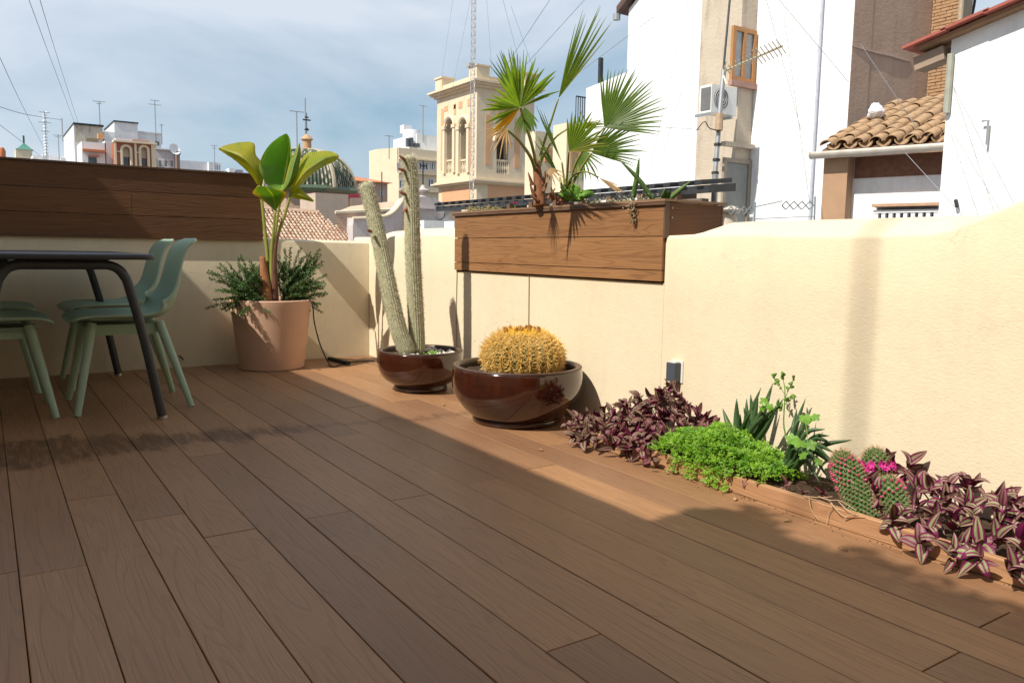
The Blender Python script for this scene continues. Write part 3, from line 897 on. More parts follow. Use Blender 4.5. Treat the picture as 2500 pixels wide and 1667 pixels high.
pathR, radR = stem([pl(957, 812, 1, 3.93), pl(957, 760, 1, 3.93), pl(949, 600, 1, 3.93), pl(946, 480, 1, 3.935), pl(943, 400, 1, 3.94), pl(937, 356, 1, 3.94)], .0440, .0355, 1, '')
pathL, radL = stem([pl(938, 812, 1, 3.91), pl(915, 755, 1, 3.93), pl(893, 660, 1, 3.97), pl(873, 560, 1, 4.02), pl(855, 480, 1, 4.06), pl(838, 418, 1, 4.09)], .047, .0345, 1, '')
BUD = plain('dry_bud', (.22, .08, .05), (.35, .16, .10), 40, .8)
for (bx, by, dx, dy, Y) in [(931, 368, -14, -10, 3.93), (928, 392, -14, -5, 3.93), (930, 446, -12, -4, 3.93), (852, 532, -8, -4, 4.0), (934, 478, -9, 10, 3.93)]:
    a = pl(bx, by, 1, Y); c = pl(bx+dx, by+dy, 1, Y-.03)
    child(MB().tube([a, a.lerp(c, .6), c], [.010, .008, .003], 7), 'bud', BUD, cc, True)
sp = MB()
for k in range(140):
    a = random.random()*6.28; r = abs(random.gauss(0, .022))
    p = Vector((B1[0]+.035+r*math.cos(a), B1[1]-.07+r*math.sin(a), .185+random.random()*.035))
    d = Vector((random.gauss(0, 1), random.gauss(0, 1), random.uniform(.2, 1))).normalized()*.011; s_ = d.orthogonal().normalized()*.005
    sp.face([p, p+d*.5+s_, p+d, p+d*.5-s_])
LIME = leafmat('lime_leaf', (.16, .33, .03), (.24, .42, .05), .5, .3, 30)
so = sp.build('weed_tuft', LIME, recalc=False); tag(so, 'small lime green weed at the foot of the column cactus', 'weed')

# --- golden barrel cactus
bc = thing('barrel_cactus', 'round golden-spined barrel cactus with dried flower stubs on its crown', 'cactus', (2.064, 2.985, .20))
NRB = 28
RB, HB, ZC = .172, .122, .100
bm_ = MB()
nlat = 40
for j in range(nlat+1):
    th = math.pi*(.02+.74*j/nlat)
    for k in range(NRB*6):
        a = 2*math.pi*k/(NRB*6)
        rr = RB*math.sin(th)*(1+.07*math.cos(NRB*a)*min(1, math.sin(th)*1.5))
        zz_ = ZC+HB*math.cos(th) - (.022*math.exp(-(th/.28)**2))
        bm_.v.append((rr*math.cos(a), rr*math.sin(a), zz_))
q_ = NRB*6
for j in range(nlat):
    for k in range(q_): bm_.idx((j*q_+k, j*q_+(k+1) % q_, (j+1)*q_+(k+1) % q_, (j+1)*q_+k))
bm_.idx(range(q_-1, -1, -1))
bm_.build('body', plain('barrel_green', (.055, .075, .020), (.085, .10, .03), 20, .6), bc, 'all')
GOLD = leafmat('golden_spine', (.70, .47, .13), (.80, .60, .24), .45, .2, 50, spec=.4)
GOLDT = leafmat('golden_spine_young', (.78, .56, .08), (.80, .62, .14), .5, .25, 50)
sp1, sp2 = MB(), MB()
for k in range(NRB):
    a = 2*math.pi*k/NRB
    for j in range(15):
        th = .22+1.85*(j+.25*(k % 2))/14
        rr = RB*math.sin(th)*1.075; zz_ = ZC+HB*math.cos(th)-(.022*math.exp(-(th/.28)**2))
        p = Vector((rr*math.cos(a), rr*math.sin(a), zz_))
        nrm = Vector((math.sin(th)*math.cos(a)/RB, math.sin(th)*math.sin(a)/RB, math.cos(th)/HB)).normalized()
        tang = Vector((-math.sin(a), math.cos(a), 0)); mer = nrm.cross(tang)
        for z in range(12):
            b_ = 2*math.pi*z/9+random.gauss(0, .18)
            if z >= 9: d = nrm*1.0 + mer*random.uniform(-.6, .2) + tang*random.gauss(0, .3)
            else: d = nrm*.42 + tang*math.cos(b_) + mer*math.sin(b_)*.9
            d = d.normalized()*random.uniform(.026, .046)
            w_ = .0015 if th > .62 else .0013
            m_ = sp2 if th < .55 else sp1
            e = p+d*.55                                   # the spine bends back towards the body
            m_.tube([p, e, e+(d*.45-nrm*d.length*.16)], [w_, w_*.8, .0002], 3, cap=False)
    for z in range(10):
        b_ = random.uniform(0, .3); aa = random.random()*6.28
        p = Vector((RB*math.sin(b_)*math.cos(aa), RB*math.sin(b_)*math.sin(aa), ZC+HB*math.cos(b_)-.024))
        sp2.spike(p, Vector((random.gauss(0, .4), random.gauss(0, .4), 1)).normalized()*random.uniform(.012, .026), .0011)
sp1.build('spines', GOLD, bc, recalc=False)['kind'] = 'stuff'
sp2.build('crown_spines', GOLDT, bc, recalc=False)['kind'] = 'stuff'
STUB = plain('dried_flower', (.20, .085, .025), (.36, .17, .05), 60, .9, .1, bstr=.5, bscale=150)
for k in range(13):
    a = 2*math.pi*k/13+random.gauss(0, .15); r = random.uniform(.05, .085)
    z = ZC+HB*math.sqrt(max(0, 1-(r/RB)**2))+.000
    mb = MB()
    mb.tube([(0, 0, 0), (random.gauss(0, .002), 0, .012), (random.gauss(0, .003), 0, .020)], [.008, .011, .007], 7)
    for z_ in range(7): mb.spike((random.gauss(0, .004), random.gauss(0, .004), .018), Vector((random.gauss(0, .6), random.gauss(0, .6), 1)).normalized()*.012, .002)
    mb.build('flower_stub', STUB, bc, loc=(r*math.cos(a), r*math.sin(a), z), rot=(random.gauss(0, .3), random.gauss(0, .3), 0), scale=(1.1, 1.1, 1.1))

# --- fan palm in the wooden planter
ZP = 3.93
FAN = leafmat('fan_leaf', (.13, .20, .022), (.18, .26, .03), .42, .42, 14, spec=.35)
FAND = leafmat('fan_leaf_dark', (.075, .135, .022), (.11, .18, .03), .42, .38, 14)
FANY = leafmat('fan_leaf_yellow', (.20, .24, .025), (.32, .28, .03), .45, .45, 14)
FANO = leafmat('fan_leaf_orange', (.62, .27, .015), (.50, .32, .03), .5, .4, 14)
FANB = leafmat('fan_leaf_dry', (.30, .17, .07), (.42, .28, .14), .7, .2, 20)
palm = thing('fan_palm', 'young fan palm with a reddish stem and spread pleated leaves, growing in the sunlit planter', 'palm', (XR+.16, 3.12, PZ1))
def fan(hub, hZ, tip, tZ, a0, a1, nseg, web, tilt, mat, droop=.05, mats=None, petiole=None, prad=(.009, .005), var=.10, wf=1.4, stray=0):
    H = at(*z3(*hub), hZ); T = at(*z3(*tip), tZ)
    ax = (T-H); Ln = ax.length; ax.normalize()
    n = (CO-H).normalized(); n = (n-ax*n.dot(ax)).normalized()
    n = Matrix.Rotation(R(tilt), 3, ax) @ n
    bx = ax.cross(n)
    mb = MB()
    dth = R(a1-a0)/max(nseg-1, 1)
    for i in range(nseg):
        th = R(a0)+dth*i + random.gauss(0, dth*.06)
        c = math.cos((th-R((a0+a1)/2)))
        ln = Ln*(1-.16*(abs(i-(nseg-1)/2)/(nseg/2))**2)*(1+random.gauss(0, var*.5))
        d = ax*math.cos(th)+bx*math.sin(th); s = n.cross(d).normalized()
        if mats and i in mats: mb.cm = mats[i]
        elif mats and 'last' in mats and i >= nseg-mats['last']: mb.cm = 1
        elif mats and 'first' in mats and i < mats['first']: mb.cm = 1
        else: mb.cm = 0
        prev = None
        dr = droop*random.uniform(.5, 1.6)
        bend = random.gauss(0, .02)
        for k in range(10):
            u = k/9
            r = ln*(.02+.98*u)
            wmax = ln*web*math.tan(min(dth, .3)/2)*wf
            w = r*math.tan(min(dth, .3)/2)*wf if u < web else wmax*((1-u)/(1-web))**.75+.0004
            c_ = H + d*r + s*bend*ln*u*u - Vector((0, 0, 1))*dr*ln*u**3
            fold = .55*w
            cur = (c_-s*w-n*fold*.5, c_+n*fold*.5, c_+s*w-n*fold*.5)
            if prev:
                mb.face([prev[0], prev[1], cur[1], cur[0]]); mb.face([prev[1], prev[2], cur[2], cur[1]])
            prev = cur
    o = child(mb, 'frond', [mat]+([FANO] if not (mats and 'alt' in mats) else [mats['alt']]), palm, recalc=False)
    if petiole:
        p = catmull([H]+[at(*z3(q[0], q[1]), (q[2] if len(q) > 2 else ZP)) for q in petiole], 14)
        child(MB().tube(p, [prad[1]+(prad[0]-prad[1])*i/14 for i in range(15)], 7), 'petiole', PETI, o, 'all')
    return o
def fan2(hub, hZ, tips, n, web, mat, alt, nalt, petiole, prad):
    """fan leaf whose segment tips are given one by one"""
    H = at(*z3(*hub), hZ)
    T = catmull([at(*z3(x, y), z) for x, y, z in tips], n-1)
    mb = MB()
    for i in range(n):
        tp = T[i] + Vector((random.gauss(0, .006), random.gauss(0, .006), random.gauss(0, .006)))
        d = tp-H; ln = d.length*(1+random.gauss(0, .05)); d.normalize()
        nb = (T[min(i+1, n-1)]-T[max(i-1, 0)]); nb = (nb-d*nb.dot(d))
        half = nb.length/(2 if 0 < i < n-1 else 1)/(T[i]-H).length*.5*1.25
        s = nb.normalized(); nn = d.cross(s)
        mb.cm = 1 if i < nalt else 0
        prev = None; dr = random.uniform(0, .07); bend = random.gauss(0, .02)
        for k in range(10):
            u = k/9; r = ln*(.02+.98*u)
            w = r*half if u < web else ln*web*half*((1-u)/(1-web))**.75+.0005
            c_ = H+d*r+s*bend*ln*u*u-Vector((0, 0, 1))*dr*ln*u**3
            cur = (c_-s*w-nn*w*.3, c_+nn*w*.3, c_+s*w-nn*w*.3)
            if prev: mb.face([prev[0], prev[1], cur[1], cur[0]]); mb.face([prev[1], prev[2], cur[2], cur[1]])
            prev = cur
    o = child(mb, 'frond', [mat, alt], palm, recalc=False)
    p = catmull([H]+[at(*z3(q[0], q[1]), q[2]) for q in petiole], 14)
    child(MB().tube(p, [prad[1]+(prad[0]-prad[1])*i/14 for i in range(15)], 7), 'petiole', PETI, o, 'all')
fan2((1055, 750), 3.47, [(900, 945, 3.45), (845, 920, 3.42), (818, 860, 3.40), (802, 770, 3.38), (818, 695, 3.35), (858, 620, 3.31), (895, 530, 3.27), (935, 440, 3.22), (970, 375, 3.18), (1010, 352, 3.14), (1050, 372, 3.11), (1085, 350, 3.09), (1125, 342, 3.08), (1180, 375, 3.08), (1235, 440, 3.10), (1285, 530, 3.12), (1322, 600, 3.15), (1290, 660, 3.22)], 30, .5, FAN, FANO, 3, [(1095, 880, 3.62), (1140, 1030, 3.80), (1165, 1150, 3.92), (1175, 1240, 3.93)], (.009, .005))
fan((1050, 720), 3.75, (962, 338), 3.72, -26, 20, 13, .5, 25, FAND, .02, petiole=[(1110, 900, 3.85), (1160, 1100, 3.93), (1175, 1240)], prad=(.008, .004))
fan((1085, 745), 3.58, (1110, 930), 3.56, -32, 34, 12, .6, 10, FAND, .05)
fan((1320, 690), 3.85, (1705, 140), 3.75, -24, 2, 14, .45, 18, FAN, .01, mats={'last': 2, 'alt': FANY}, petiole=[(1265, 860, 3.9), (1205, 1050, 3.93), (1180, 1180)], prad=(.009, .004))
fan((1640, 890), 3.72, (2015, 610), 3.62, -60, 42, 27, .46, -10, FAND, .04, petiole=[(1500, 1040, 3.8), (1420, 1200, 3.9), (1385, 1380)], prad=(.008, .004))
fan((1550, 1068), 3.80, (1900, 965), 3.70, -44, 30, 18, .42, 10, FAND, .06, petiole=[(1470, 1190, 3.86), (1405, 1310, 3.9), (1375, 1400)], prad=(.009, .005))
fan((1395, 1055), 3.75, (1655, 885), 3.68, -60, 28, 15, .5, 5, FAN, .05, mats={'last': 4, 'alt': FANY}, petiole=[(1385, 1180, 3.85), (1365, 1390, 3.93)], prad=(.008, .004))
fan((1385, 898), 3.95, (1665, 845), 3.9, -7, 9, 6, .5, 20, FANY, .03, petiole=[(1300, 960, 3.95), (1220, 1080, 3.95), (1180, 1200)], prad=(.007, .004))
fan((1345, 1130), 3.9, (1175, 745), 3.86, -4, 4, 4, .5, 40, FAND, .0, wf=1.5, petiole=[(1360, 1250), (1365, 1390)], prad=(.007, .004))
fan((1330, 1235), 3.95, (1150, 925), 3.95, -4, 5, 3, .5, 20, FAND, .02, wf=1.2, petiole=[(1350, 1320), (1360, 1390)])
fan((965, 905), 3.62, (850, 990), 3.55, -50, 60, 9, .3, 20, FANB, .35, petiole=[(1050, 985, 3.7), (1130, 1100, 3.85), (1165, 1200)], prad=(.010, .006))
fan((1030, 720), 3.66, (815, 720), 3.55, -45, 35, 9, .3, 10, FANB, .25)
fan((1480, 1050), 3.9, (1560, 1250), 3.85, -40, 40, 9, .3, 20, FAND, .1)
fan((1600, 1235), 3.78, (1775, 1345), 3.72, -7, 8, 6, .55, 15, FANB, .0, wf=1.4, petiole=[(1500, 1195, 3.8), (1400, 1250, 3.9), (1365, 1390)], prad=(.005, .004))
fan((1260, 1170), 3.9, (1300, 1300), 3.85, -45, 45, 7, .2, 20, FANB, .05)
TRK = plain('palm_stem', (.17, .065, .03), (.28, .13, .065), 30, .75, .25, bstr=.6, bscale=60)
ptube([(1192, 1440), (1188, 1330), (1178, 1230), (1165, 1120)], z3, ZP, (.034, .018), TRK, palm, 'stem', seg=12)
ptube([(1350, 1440), (1352, 1390), (1362, 1330)], z3, ZP+.02, (.036, .020), plain('palm_stem_dark', (.10, .035, .02), (.2, .08, .04), 30, .8), palm, 'stem', seg=10)
for (x, y, dx, dy) in [(1140, 1290, -30, -90), (1215, 1330, 30, -60), (1150, 1360, -28, -80), (1250, 1380, 50, -70), (1215, 1280, 16, -90), (1290, 1390, -20, -90), (1400, 1390, 30, -80), (1320, 1400, -30, -60), (1180, 1400, -50, -40), (1270, 1400, 10, -50)]:
    a = at(*z3(x, y), ZP-.03); c = at(*z3(x+dx, y+dy), ZP-.05)
    child(MB().tube([a, a.lerp(c, .5), c], [.011, .008, .002], 6), 'leaf_base', TRK, palm)
# plants round the palm
def blade_leaf(p0, p1, p2, w, mat, par, name='leaf', nv=12, fold=.35, side=None):
    c = catmull([p0, p1, p2], nv)
    mb = MB()
    for i, p in enumerate(c):
        u = i/nv
        t = (c[min(i+1, nv)]-c[max(i-1, 0)]).normalized()
        s = t.cross(side or CF).normalized()
        n = s.cross(t).normalized()
        ww = w*math.sin(math.pi*(min(1, .12+.88*u))**.75)**.8 + .0004
        mb.v += [tuple(p-s*ww+n*ww*fold), tuple(p), tuple(p+s*ww+n*ww*fold)]
        if i:
            a = 3*i
            mb.idx((a-3, a-2, a+1, a)); mb.idx((a-2, a-1, a+2, a+1))
    o = child(mb, name, mat, par, 'all', recalc=False)
    md = o.modifiers.new('thick', 'SOLIDIFY'); md.thickness = .0012; md.offset = 0
    return o
STRAP = leafmat('strap_leaf', (.09, .17, .045), (.14, .23, .07), .5, .25, 20)
yc = thing('strap_leaf_plant', 'sparse plant with long upright strap leaves at the chimney end of the sunlit planter', 'plant', at(*z4(540, 1390), 3.75))
for a, b_, c in [((556, 1380), (445, 1225), (310, 1088)), ((402, 1370), (432, 1225), (450, 1072)), ((640, 1378), (715, 1310), (806, 1235)), ((622, 1378), (620, 1330), (630, 1285)), ((632, 1378), (650, 1330), (655, 1300))]:
    blade_leaf(at(*z4(*a), 3.45), at(*z4(*b_), 3.42), at(*z4(*c), 3.40), .011, STRAP, yc)
wd = thing('leafy_weed', 'bright green leafy weed at the foot of the fan palm', 'weed', at(*z3(1450, 1400), 3.8))
WEED = leafmat('weed_leaf', (.12, .26, .03), (.18, .34, .05), .5, .3, 20)
for k in range(26):
    a = (1400+random.random()*90, 1395); ang = random.uniform(-80, 80); l = random.uniform(70, 140)
    e = (a[0]+l*math.sin(R(ang)), a[1]-l*math.cos(R(ang))*.9-5)
    m_ = ((a[0]+e[0])/2, (a[1]+e[1])/2-14)
    zz_ = 3.75+random.uniform(-.08, .08)
    blade_leaf(at(*z3(*a), zz_), at(*z3(*m_), zz_-.01), at(*z3(*e), zz_-random.uniform(-.04, .06)), random.uniform(.008, .015), WEED, wd)
SED = leafmat('sedum', (.20, .19, .07), (.30, .24, .10), .7, .15, 40)
def tuft(name, label, cat, pts, n, h, mat, size=.008):
    mb = MB()
    for k in range(n):
        c = random.choice(pts)
        p = Vector(c[0]) + Vector((random.gauss(0, c[1]), random.gauss(0, c[1]), abs(random.gauss(0, h)) if h > 0 else -abs(random.gauss(0, -h))))
        d = Vector((random.gauss(0, 1), random.gauss(0, 1), random.gauss(.5, .8))).normalized()*size*random.uniform(.6, 1.4); s_ = d.orthogonal().normalized()*size*.4
        mb.face([p, p+d*.5+s_, p+d, p+d*.5-s_])
    t = thing(name, label, cat, pts[0][0])
    child(mb, 'foliage', mat, t, recalc=False)['kind'] = 'stuff'
    return t
g1 = pl(1130, 470, 0, XR+.05); g2 = pl(1175, 470, 0, XR+.06); g0 = pl(1090, 478, 0, XR+.06)
tuft('sedum_patch', 'dry olive sedum patch on the planter soil beside the pink flower', 'ground cover', [((XR+.04, 3.98, PZ1), .03), ((XR+.02, 3.88, PZ1), .025), ((XR+.05, 3.78, PZ1), .03), ((XR+.1, 3.9, PZ1), .04)], 700, .014, SED)
tuft('sedum_patch', 'dry silvery sedum patch on the planter soil between the palm and the strap leaves', 'ground cover', [((XR+.05, 2.85, PZ1), .04), ((XR+.12, 2.72, PZ1), .05), ((XR+.1, 2.62, PZ1), .05), ((XR+.18, 2.8, PZ1), .05)], 900, .014, leafmat('sedum_grey', (.26, .25, .16), (.36, .33, .22), .7, .15, 40))
hg = pl(1450, 478, 0, XR-.03); hg2 = pl(1456, 505, 0, XR-.03)
tuft('trailing_sprig', 'withered sprig hanging over the front edge of the sunlit planter', 'sprig', [(tuple(hg), .012), (tuple(hg.lerp(hg2, .5)), .009), (tuple(hg2), .006), (tuple(hg+Vector((0, 0, .02))), .014)], 260, -.008, plain('withered', (.20, .12, .06), (.30, .26, .16), 60, .9))
fl = thing('pink_flower', 'single magenta flower on the planter soil between the sedum and the palm', 'flower', pl(1183, 474, 0, XR+.06))
for k in range(7):
    a = 2*math.pi*k/7
    d = Vector((math.cos(a), math.sin(a), .6)).normalized()*.018; s_ = Vector((-math.sin(a), math.cos(a), 0))*.009
    MB().face([(0, 0, .012), tuple(d*.6+s_+Vector((0, 0, .012))), tuple(d+Vector((0, 0, .014))), tuple(d*.6-s_+Vector((0, 0, .012)))]).build('petal', leafmat('magenta_petal', (.45, .02, .17), (.6, .05, .28), .5, .3) if k == 0 else bpy.data.materials['magenta_petal'], fl, recalc=False)
MB().tube([(0, 0, -.02), (0, 0, .014)], .003, 5).build('flower_stalk', WEED, fl)

# --- low bed: purple striped spiderwort
def spider_mats(tag_, st1, st2, pur):
    m, t, b, o = newmat('striped_leaf_top'+tag_)
    uv = nd(t, 'ShaderNodeTexCoord').outputs['UV']; s = nd(t, 'ShaderNodeSeparateXYZ', {'Vector': uv})
    au = nd(t, 'ShaderNodeMath', {0: nd(t, 'ShaderNodeMath', {0: s.outputs['X'], 1: .5}, operation='SUBTRACT').outputs[0]}, operation='ABSOLUTE').outputs[0]
    w = nd(t, 'ShaderNodeMath', {0: noise(t, vmap(t, objc(t), (30, 8, 30), rnd=17), 1.5, 3), 1: .16, 2: -.08}, operation='MULTIPLY_ADD').outputs[0]
    au = nd(t, 'ShaderNodeMath', {0: au, 1: w}, operation='ADD').outputs[0]
    col = ramp(t, au, [(.0, pur), (.07, pur), (.12, st1), (.29, st2), (.36, pur), (.5, tuple(x*.7 for x in pur))])
    rn = ramp(t, orand(t), [(.4, (0, 0, 0)), (.95, (.6, .6, .6))])
    col = mixc(t, rn, col, pur)
    setb(t, b, col, .5, .3)
    m2 = leafmat('striped_leaf_under'+tag_, tuple(x*1.1 for x in pur), (.22, .02, .11), .45, .25, 30)
    tr = nd(t, 'ShaderNodeBsdfTranslucent', {'Color': (.42, .05, .18, 1)})
    ms = nd(t, 'ShaderNodeMixShader', {'Fac': .15, 1: b.outputs[0], 2: tr.outputs[0]})
    t.links.new(ms.outputs[0], o.inputs[0])
    return m, m2
MA = spider_mats('_maroon', (.15, .14, .07), (.24, .24, .13), (.14, .014, .045))
MB_ = spider_mats('_silver', (.20, .23, .10), (.32, .34, .17), (.17, .015, .072))
def spider_leaf(curl, fold, wid, mats):
    mb = MB(); n = 9
    rows = []
    for i in range(n+1):
        u = i/n
        w = wid*(math.sin(math.pi*min(1, u*.94+.06)**.72))**.85*(1 if u < .97 else .2)
        x = u*math.cos(curl*u); z = -math.sin(curl*u)*u*.8+.10*u
        rows.append([Vector((x, -w, z+fold*w)), Vector((x, -w*.5, z+fold*w*.35)), Vector((x, 0, z)), Vector((x, w*.5, z+fold*w*.35)), Vector((x, w, z+fold*w))])
    for side in (0, 1):
        mb.cm = side
        off = Vector((0, 0, -.012*side))
        for i in range(n):
            for k in range(4):
                q = [rows[i][k]+off, rows[i+1][k]+off, rows[i+1][k+1]+off, rows[i][k+1]+off]
                uv = [(k/4, i/n), (k/4, (i+1)/n), ((k+1)/4, (i+1)/n), ((k+1)/4, i/n)]
                if side: q.reverse(); uv.reverse()
                mb.face(q, uv)
    me = mb.mesh('leaf', list(mats), 'all', recalc=False)
    return me
SHP = [(.5, .7, .21), (.9, .5, .23), (.2, .9, .19), (-.3, .6, .22), (1.3, .4, .20), (.7, .2, .25), (.1, 1.2, .16)]
LVA = [spider_leaf(c, f, w, MA) for c, f, w in SHP]
LVB = [spider_leaf(c, f, w, MB_) for c, f, w in SHP]
STEMP = plain('purple_stem', (.16, .05, .07), (.22, .12, .08), 40, .5)
def spider_clump(label, base, rosettes, size, LV=None, mats=None):
    t = thing('spiderwort', label, 'plant', base)
    stems = MB(); B = Vector(base); leaves = []
    for p, up, nl in rosettes:
        p = Vector(p); up = Vector(up).normalized()
        g = Vector((min(max(p.x, KX+.04), XR-.05), p.y+random.gauss(0, .03), .04))
        if p.z > .05: stems.tube(catmull([g-B, (g+p)/2+Vector((random.gauss(0, .01), random.gauss(0, .01), .02))-B, p-B], 8), .0022, 5, cap=False)
        a0 = random.random()*6.28
        for k in range(nl):
            a = a0+k*2.4+random.gauss(0, .25)
            el = R(12+68*k/nl+random.gauss(0, 10))          # inner leaves stand up
            q = up.to_track_quat('Z', 'Y').to_matrix()
            d = q @ Vector((math.cos(a)*math.cos(el), math.sin(a)*math.cos(el), math.sin(el)))
            zax = q @ Vector((-math.cos(a)*math.sin(el), -math.sin(a)*math.sin(el), math.cos(el)))
            yax = zax.cross(d)
            s = size*random.uniform(.6, 1.25)*(1-.25*k/nl)
            mt = Matrix((d, yax, zax)).transposed().to_4x4()
            loc = p - B + Vector((0, 0, .006*k-.01))
            tipz = (p + d*s).z
            if tipz < .012: loc.z += .012-tipz
            leaves.append((random.choice(LV), Matrix.Translation(loc) @ mt @ Matrix.Diagonal((s, s, s, 1)), (p-CO).length))
    leaves.sort(key=lambda q: q[2])
    for me, mt, _ in leaves[:290]:
        o = link('leaf', me, t); o.matrix_basis = mt
    if len(leaves) > 290:
        bm = bmesh.new()
        for me, mt, _ in leaves[290:]:
            tmp = me.copy(); tmp.transform(mt); bm.from_mesh(tmp); bpy.data.meshes.remove(tmp)
        me = bpy.data.meshes.new('leaves'); bm.to_mesh(me); bm.free()
        me.materials.append(mats[0]); me.materials.append(mats[1])
        link('leaves', me, t)['kind'] = 'stuff'
    stems.build('stem', STEMP, t, True)['kind'] = 'stuff'
def lerp_tab(tab, y):
    for (a, b_), (c, d) in zip(tab[:-1], tab[1:]):
        if a <= y <= c: return b_+(d-b_)*(y-a)/(c-a)
    return tab[0][1] if y < tab[0][0] else tab[-1][1]
wallh = [(1.90, .11), (2.0, .15), (2.08, .175), (2.15, .21), (2.21, .275), (2.27, .275), (2.36, .19), (2.45, .165), (2.56, .165), (2.62, .07)]
ros = []
def far_enough(p, lst, d): return all((Vector(p)-Vector(q[0])).length > d for q in lst)
tries = 0
while len(ros) < 92 and tries < 6000:
    tries += 1
    y = random.uniform(1.95, 2.62); x = random.uniform(KX-.03, XR-.035)
    f = (x-KX)/(XR-.03-KX)
    if y < 2.08 and f < .45: continue
    z = .065+(lerp_tab(wallh, y)-.07)*sm(f*1.05)
    z *= random.uniform(.6, 1.0)
    if y > 2.5 and x > 2.2: continue
    p = (x, y, z)
    if far_enough(p, ros, .031): ros.append((p, (-.45+random.gauss(0, .25), -.35+random.gauss(0, .25), 1), random.choice((5, 6, 6, 7))))
for (x, y) in [(1.955, 2.45), (1.985, 2.40), (1.975, 2.33), (1.985, 2.25), (2.0, 2.18), (2.005, 2.11), (1.945, 2.38), (2.0, 2.48), (2.0, 2.055)]:
    ros.append(((x, y, .035), (-.7, -.4+random.gauss(0, .2), .7), 6))
spider_clump('mound of purple and silver striped spiderwort under the wall lamp', (2.17, 2.27, .04), ros, .062, LVA, MA)
ros = []; tries = 0
while len(ros) < 62 and tries < 6000:
    tries += 1
    y = random.uniform(.50, 1.31); x = random.uniform(KX, XR-.04)
    f = (x-KX)/(XR-.03-KX)
    if y > 1.15 and f < .35: continue
    z = .05+.10*sm(f*1.2)*random.uniform(.35, 1.1)
    p = (x, y, z)
    if far_enough(p, ros, .042): ros.append((p, (-.5+random.gauss(0, .3), -.35+random.gauss(0, .3), 1), random.choice((5, 6, 7))))
for (x, y) in [(1.985, 1.045), (1.99, .965), (1.995, .90), (2.0, .83)]:
    ros.append(((x, y, .04), (-.6, -.5+random.gauss(0, .2), .7), 6))
spider_clump('mound of large-leaved purple striped spiderwort spilling over the edging past the flowering cacti', (2.17, .95, .04), ros, .068, LVB, MB_)
ros = [((x, y, .055), (-.4, -.4, 1), 4) for x, y in [(2.06, 1.72), (2.07, 1.62), (2.075, 1.53), (2.06, 1.46), (2.08, 1.40), (2.055, 1.66)]]
spider_clump('few purple spiderwort shoots along the edging between the fern mound and the cacti', (2.06, 1.57, .04), ros, .046, LVA, MA)

# --- bright fern / moss mound
FERN = leafmat('fern_leaf', (.09, .23, .015), (.25, .42, .035), .5, .35, 24)
mf = MB()
def fern_h(x, y):
    f = (x-1.98)/(2.27-1.98); g = (y-1.58)/(2.10-1.58)
    if f < 0 or f > 1 or g < 0 or g > 1: return None
    return .03+.145*math.sin(math.pi*min(1, max(0, f*.75+.12)))*math.sin(math.pi*(g*.8+.1))+.026*math.sin(y*43+2*math.sin(x*30))*math.sin(x*47+y*13)
for k in range(7600):
    x = random.uniform(1.98, 2.27); y = random.uniform(1.58, 2.10)
    h_ = fern_h(x, y)
    if h_ is None: continue
    if x < 2.035:
        if y > 1.97 or y < 1.70: continue
        h_ = random.uniform(.008, .115); x = 2.03-.05*(1-h_/.115)*random.uniform(.3, 1)
        if h_ < .05 and abs(math.sin(y*31)) < .45: continue
    if x < 2.10 and y < 1.62 and random.random() < .6: continue
    z = h_*(1-.35*random.random()**2) if x > 2.035 else h_
    p = Vector((x, y, max(.012, z)))
    nn = Vector((random.gauss(-.3, .6), random.gauss(-.3, .6), 1)).normalized()
    u = nn.orthogonal().normalized(); v_ = nn.cross(u)
    s = random.choice((.004, .005, .006, .0075, .010))*random.uniform(.8, 1.2)
    a0 = random.random()*6.28
    for q in range(3):
        a = a0+2.09*q
        d = u*math.cos(a)+v_*math.sin(a); e = nn.cross(d)
        mf.face([p, p+(d*.6+e*.45)*s, p+d*s*1.15+nn*s*.15, p+(d*.6-e*.45)*s])
for k in range(190):                       # sprigs standing out of the mound
    x = random.uniform(2.0, 2.25); y = random.uniform(1.60, 2.08)
    h_ = fern_h(x, y)
    if h_ is None: continue
    p0 = Vector((x, y, max(.02, h_*.75)))
    d = Vector((random.gauss(-.35, .5), random.gauss(-.25, .5), random.uniform(.25, 1))).normalized()*random.uniform(.03, .065)
    sd = d.cross(Vector((0, 0, 1)))
    sd = (sd if sd.length > 1e-4 else d.orthogonal()).normalized()
    for q in range(9):
        u = .3+.7*q/8; c = p0+d*u-Vector((0, 0, .010*u*u))
        for sgn in (-1, 1):
            l = (sd*sgn+d.normalized()*.5+Vector((0, 0, random.gauss(0, .3)))).normalized()*random.uniform(.006, .011)*(1.15-.5*u)
            w_ = l.cross(Vector((random.gauss(0, .3), random.gauss(0, .3), 1))).normalized()*l.length*.42
            mf.face([c, c+l*.55+w_, c+l, c+l*.55-w_])
fe = thing('fern_mound', 'bright lime green mound of tiny-leaved fern spilling over the edging plank', 'fern', (2.12, 1.8, .04))
fo = child(mf, 'foliage', FERN, fe, recalc=False); fo['kind'] = 'stuff'
stm = MB()
for k in range(60):
    a = Vector((2.12+random.gauss(0, .03), 1.8+random.gauss(0, .08), .04)); x = random.uniform(2.0, 2.22); y = random.uniform(1.6, 2.02)
    stm.tube(catmull([a, (a+Vector((x, y, .1)))/2+Vector((0, 0, .03)), Vector((x, y, (fern_h(x, y) or .03)*.9))], 6), .0008, 3, cap=False)
child(stm, 'stalk', plain('fern_stalk', (.05, .06, .02)), fe)['kind'] = 'stuff'

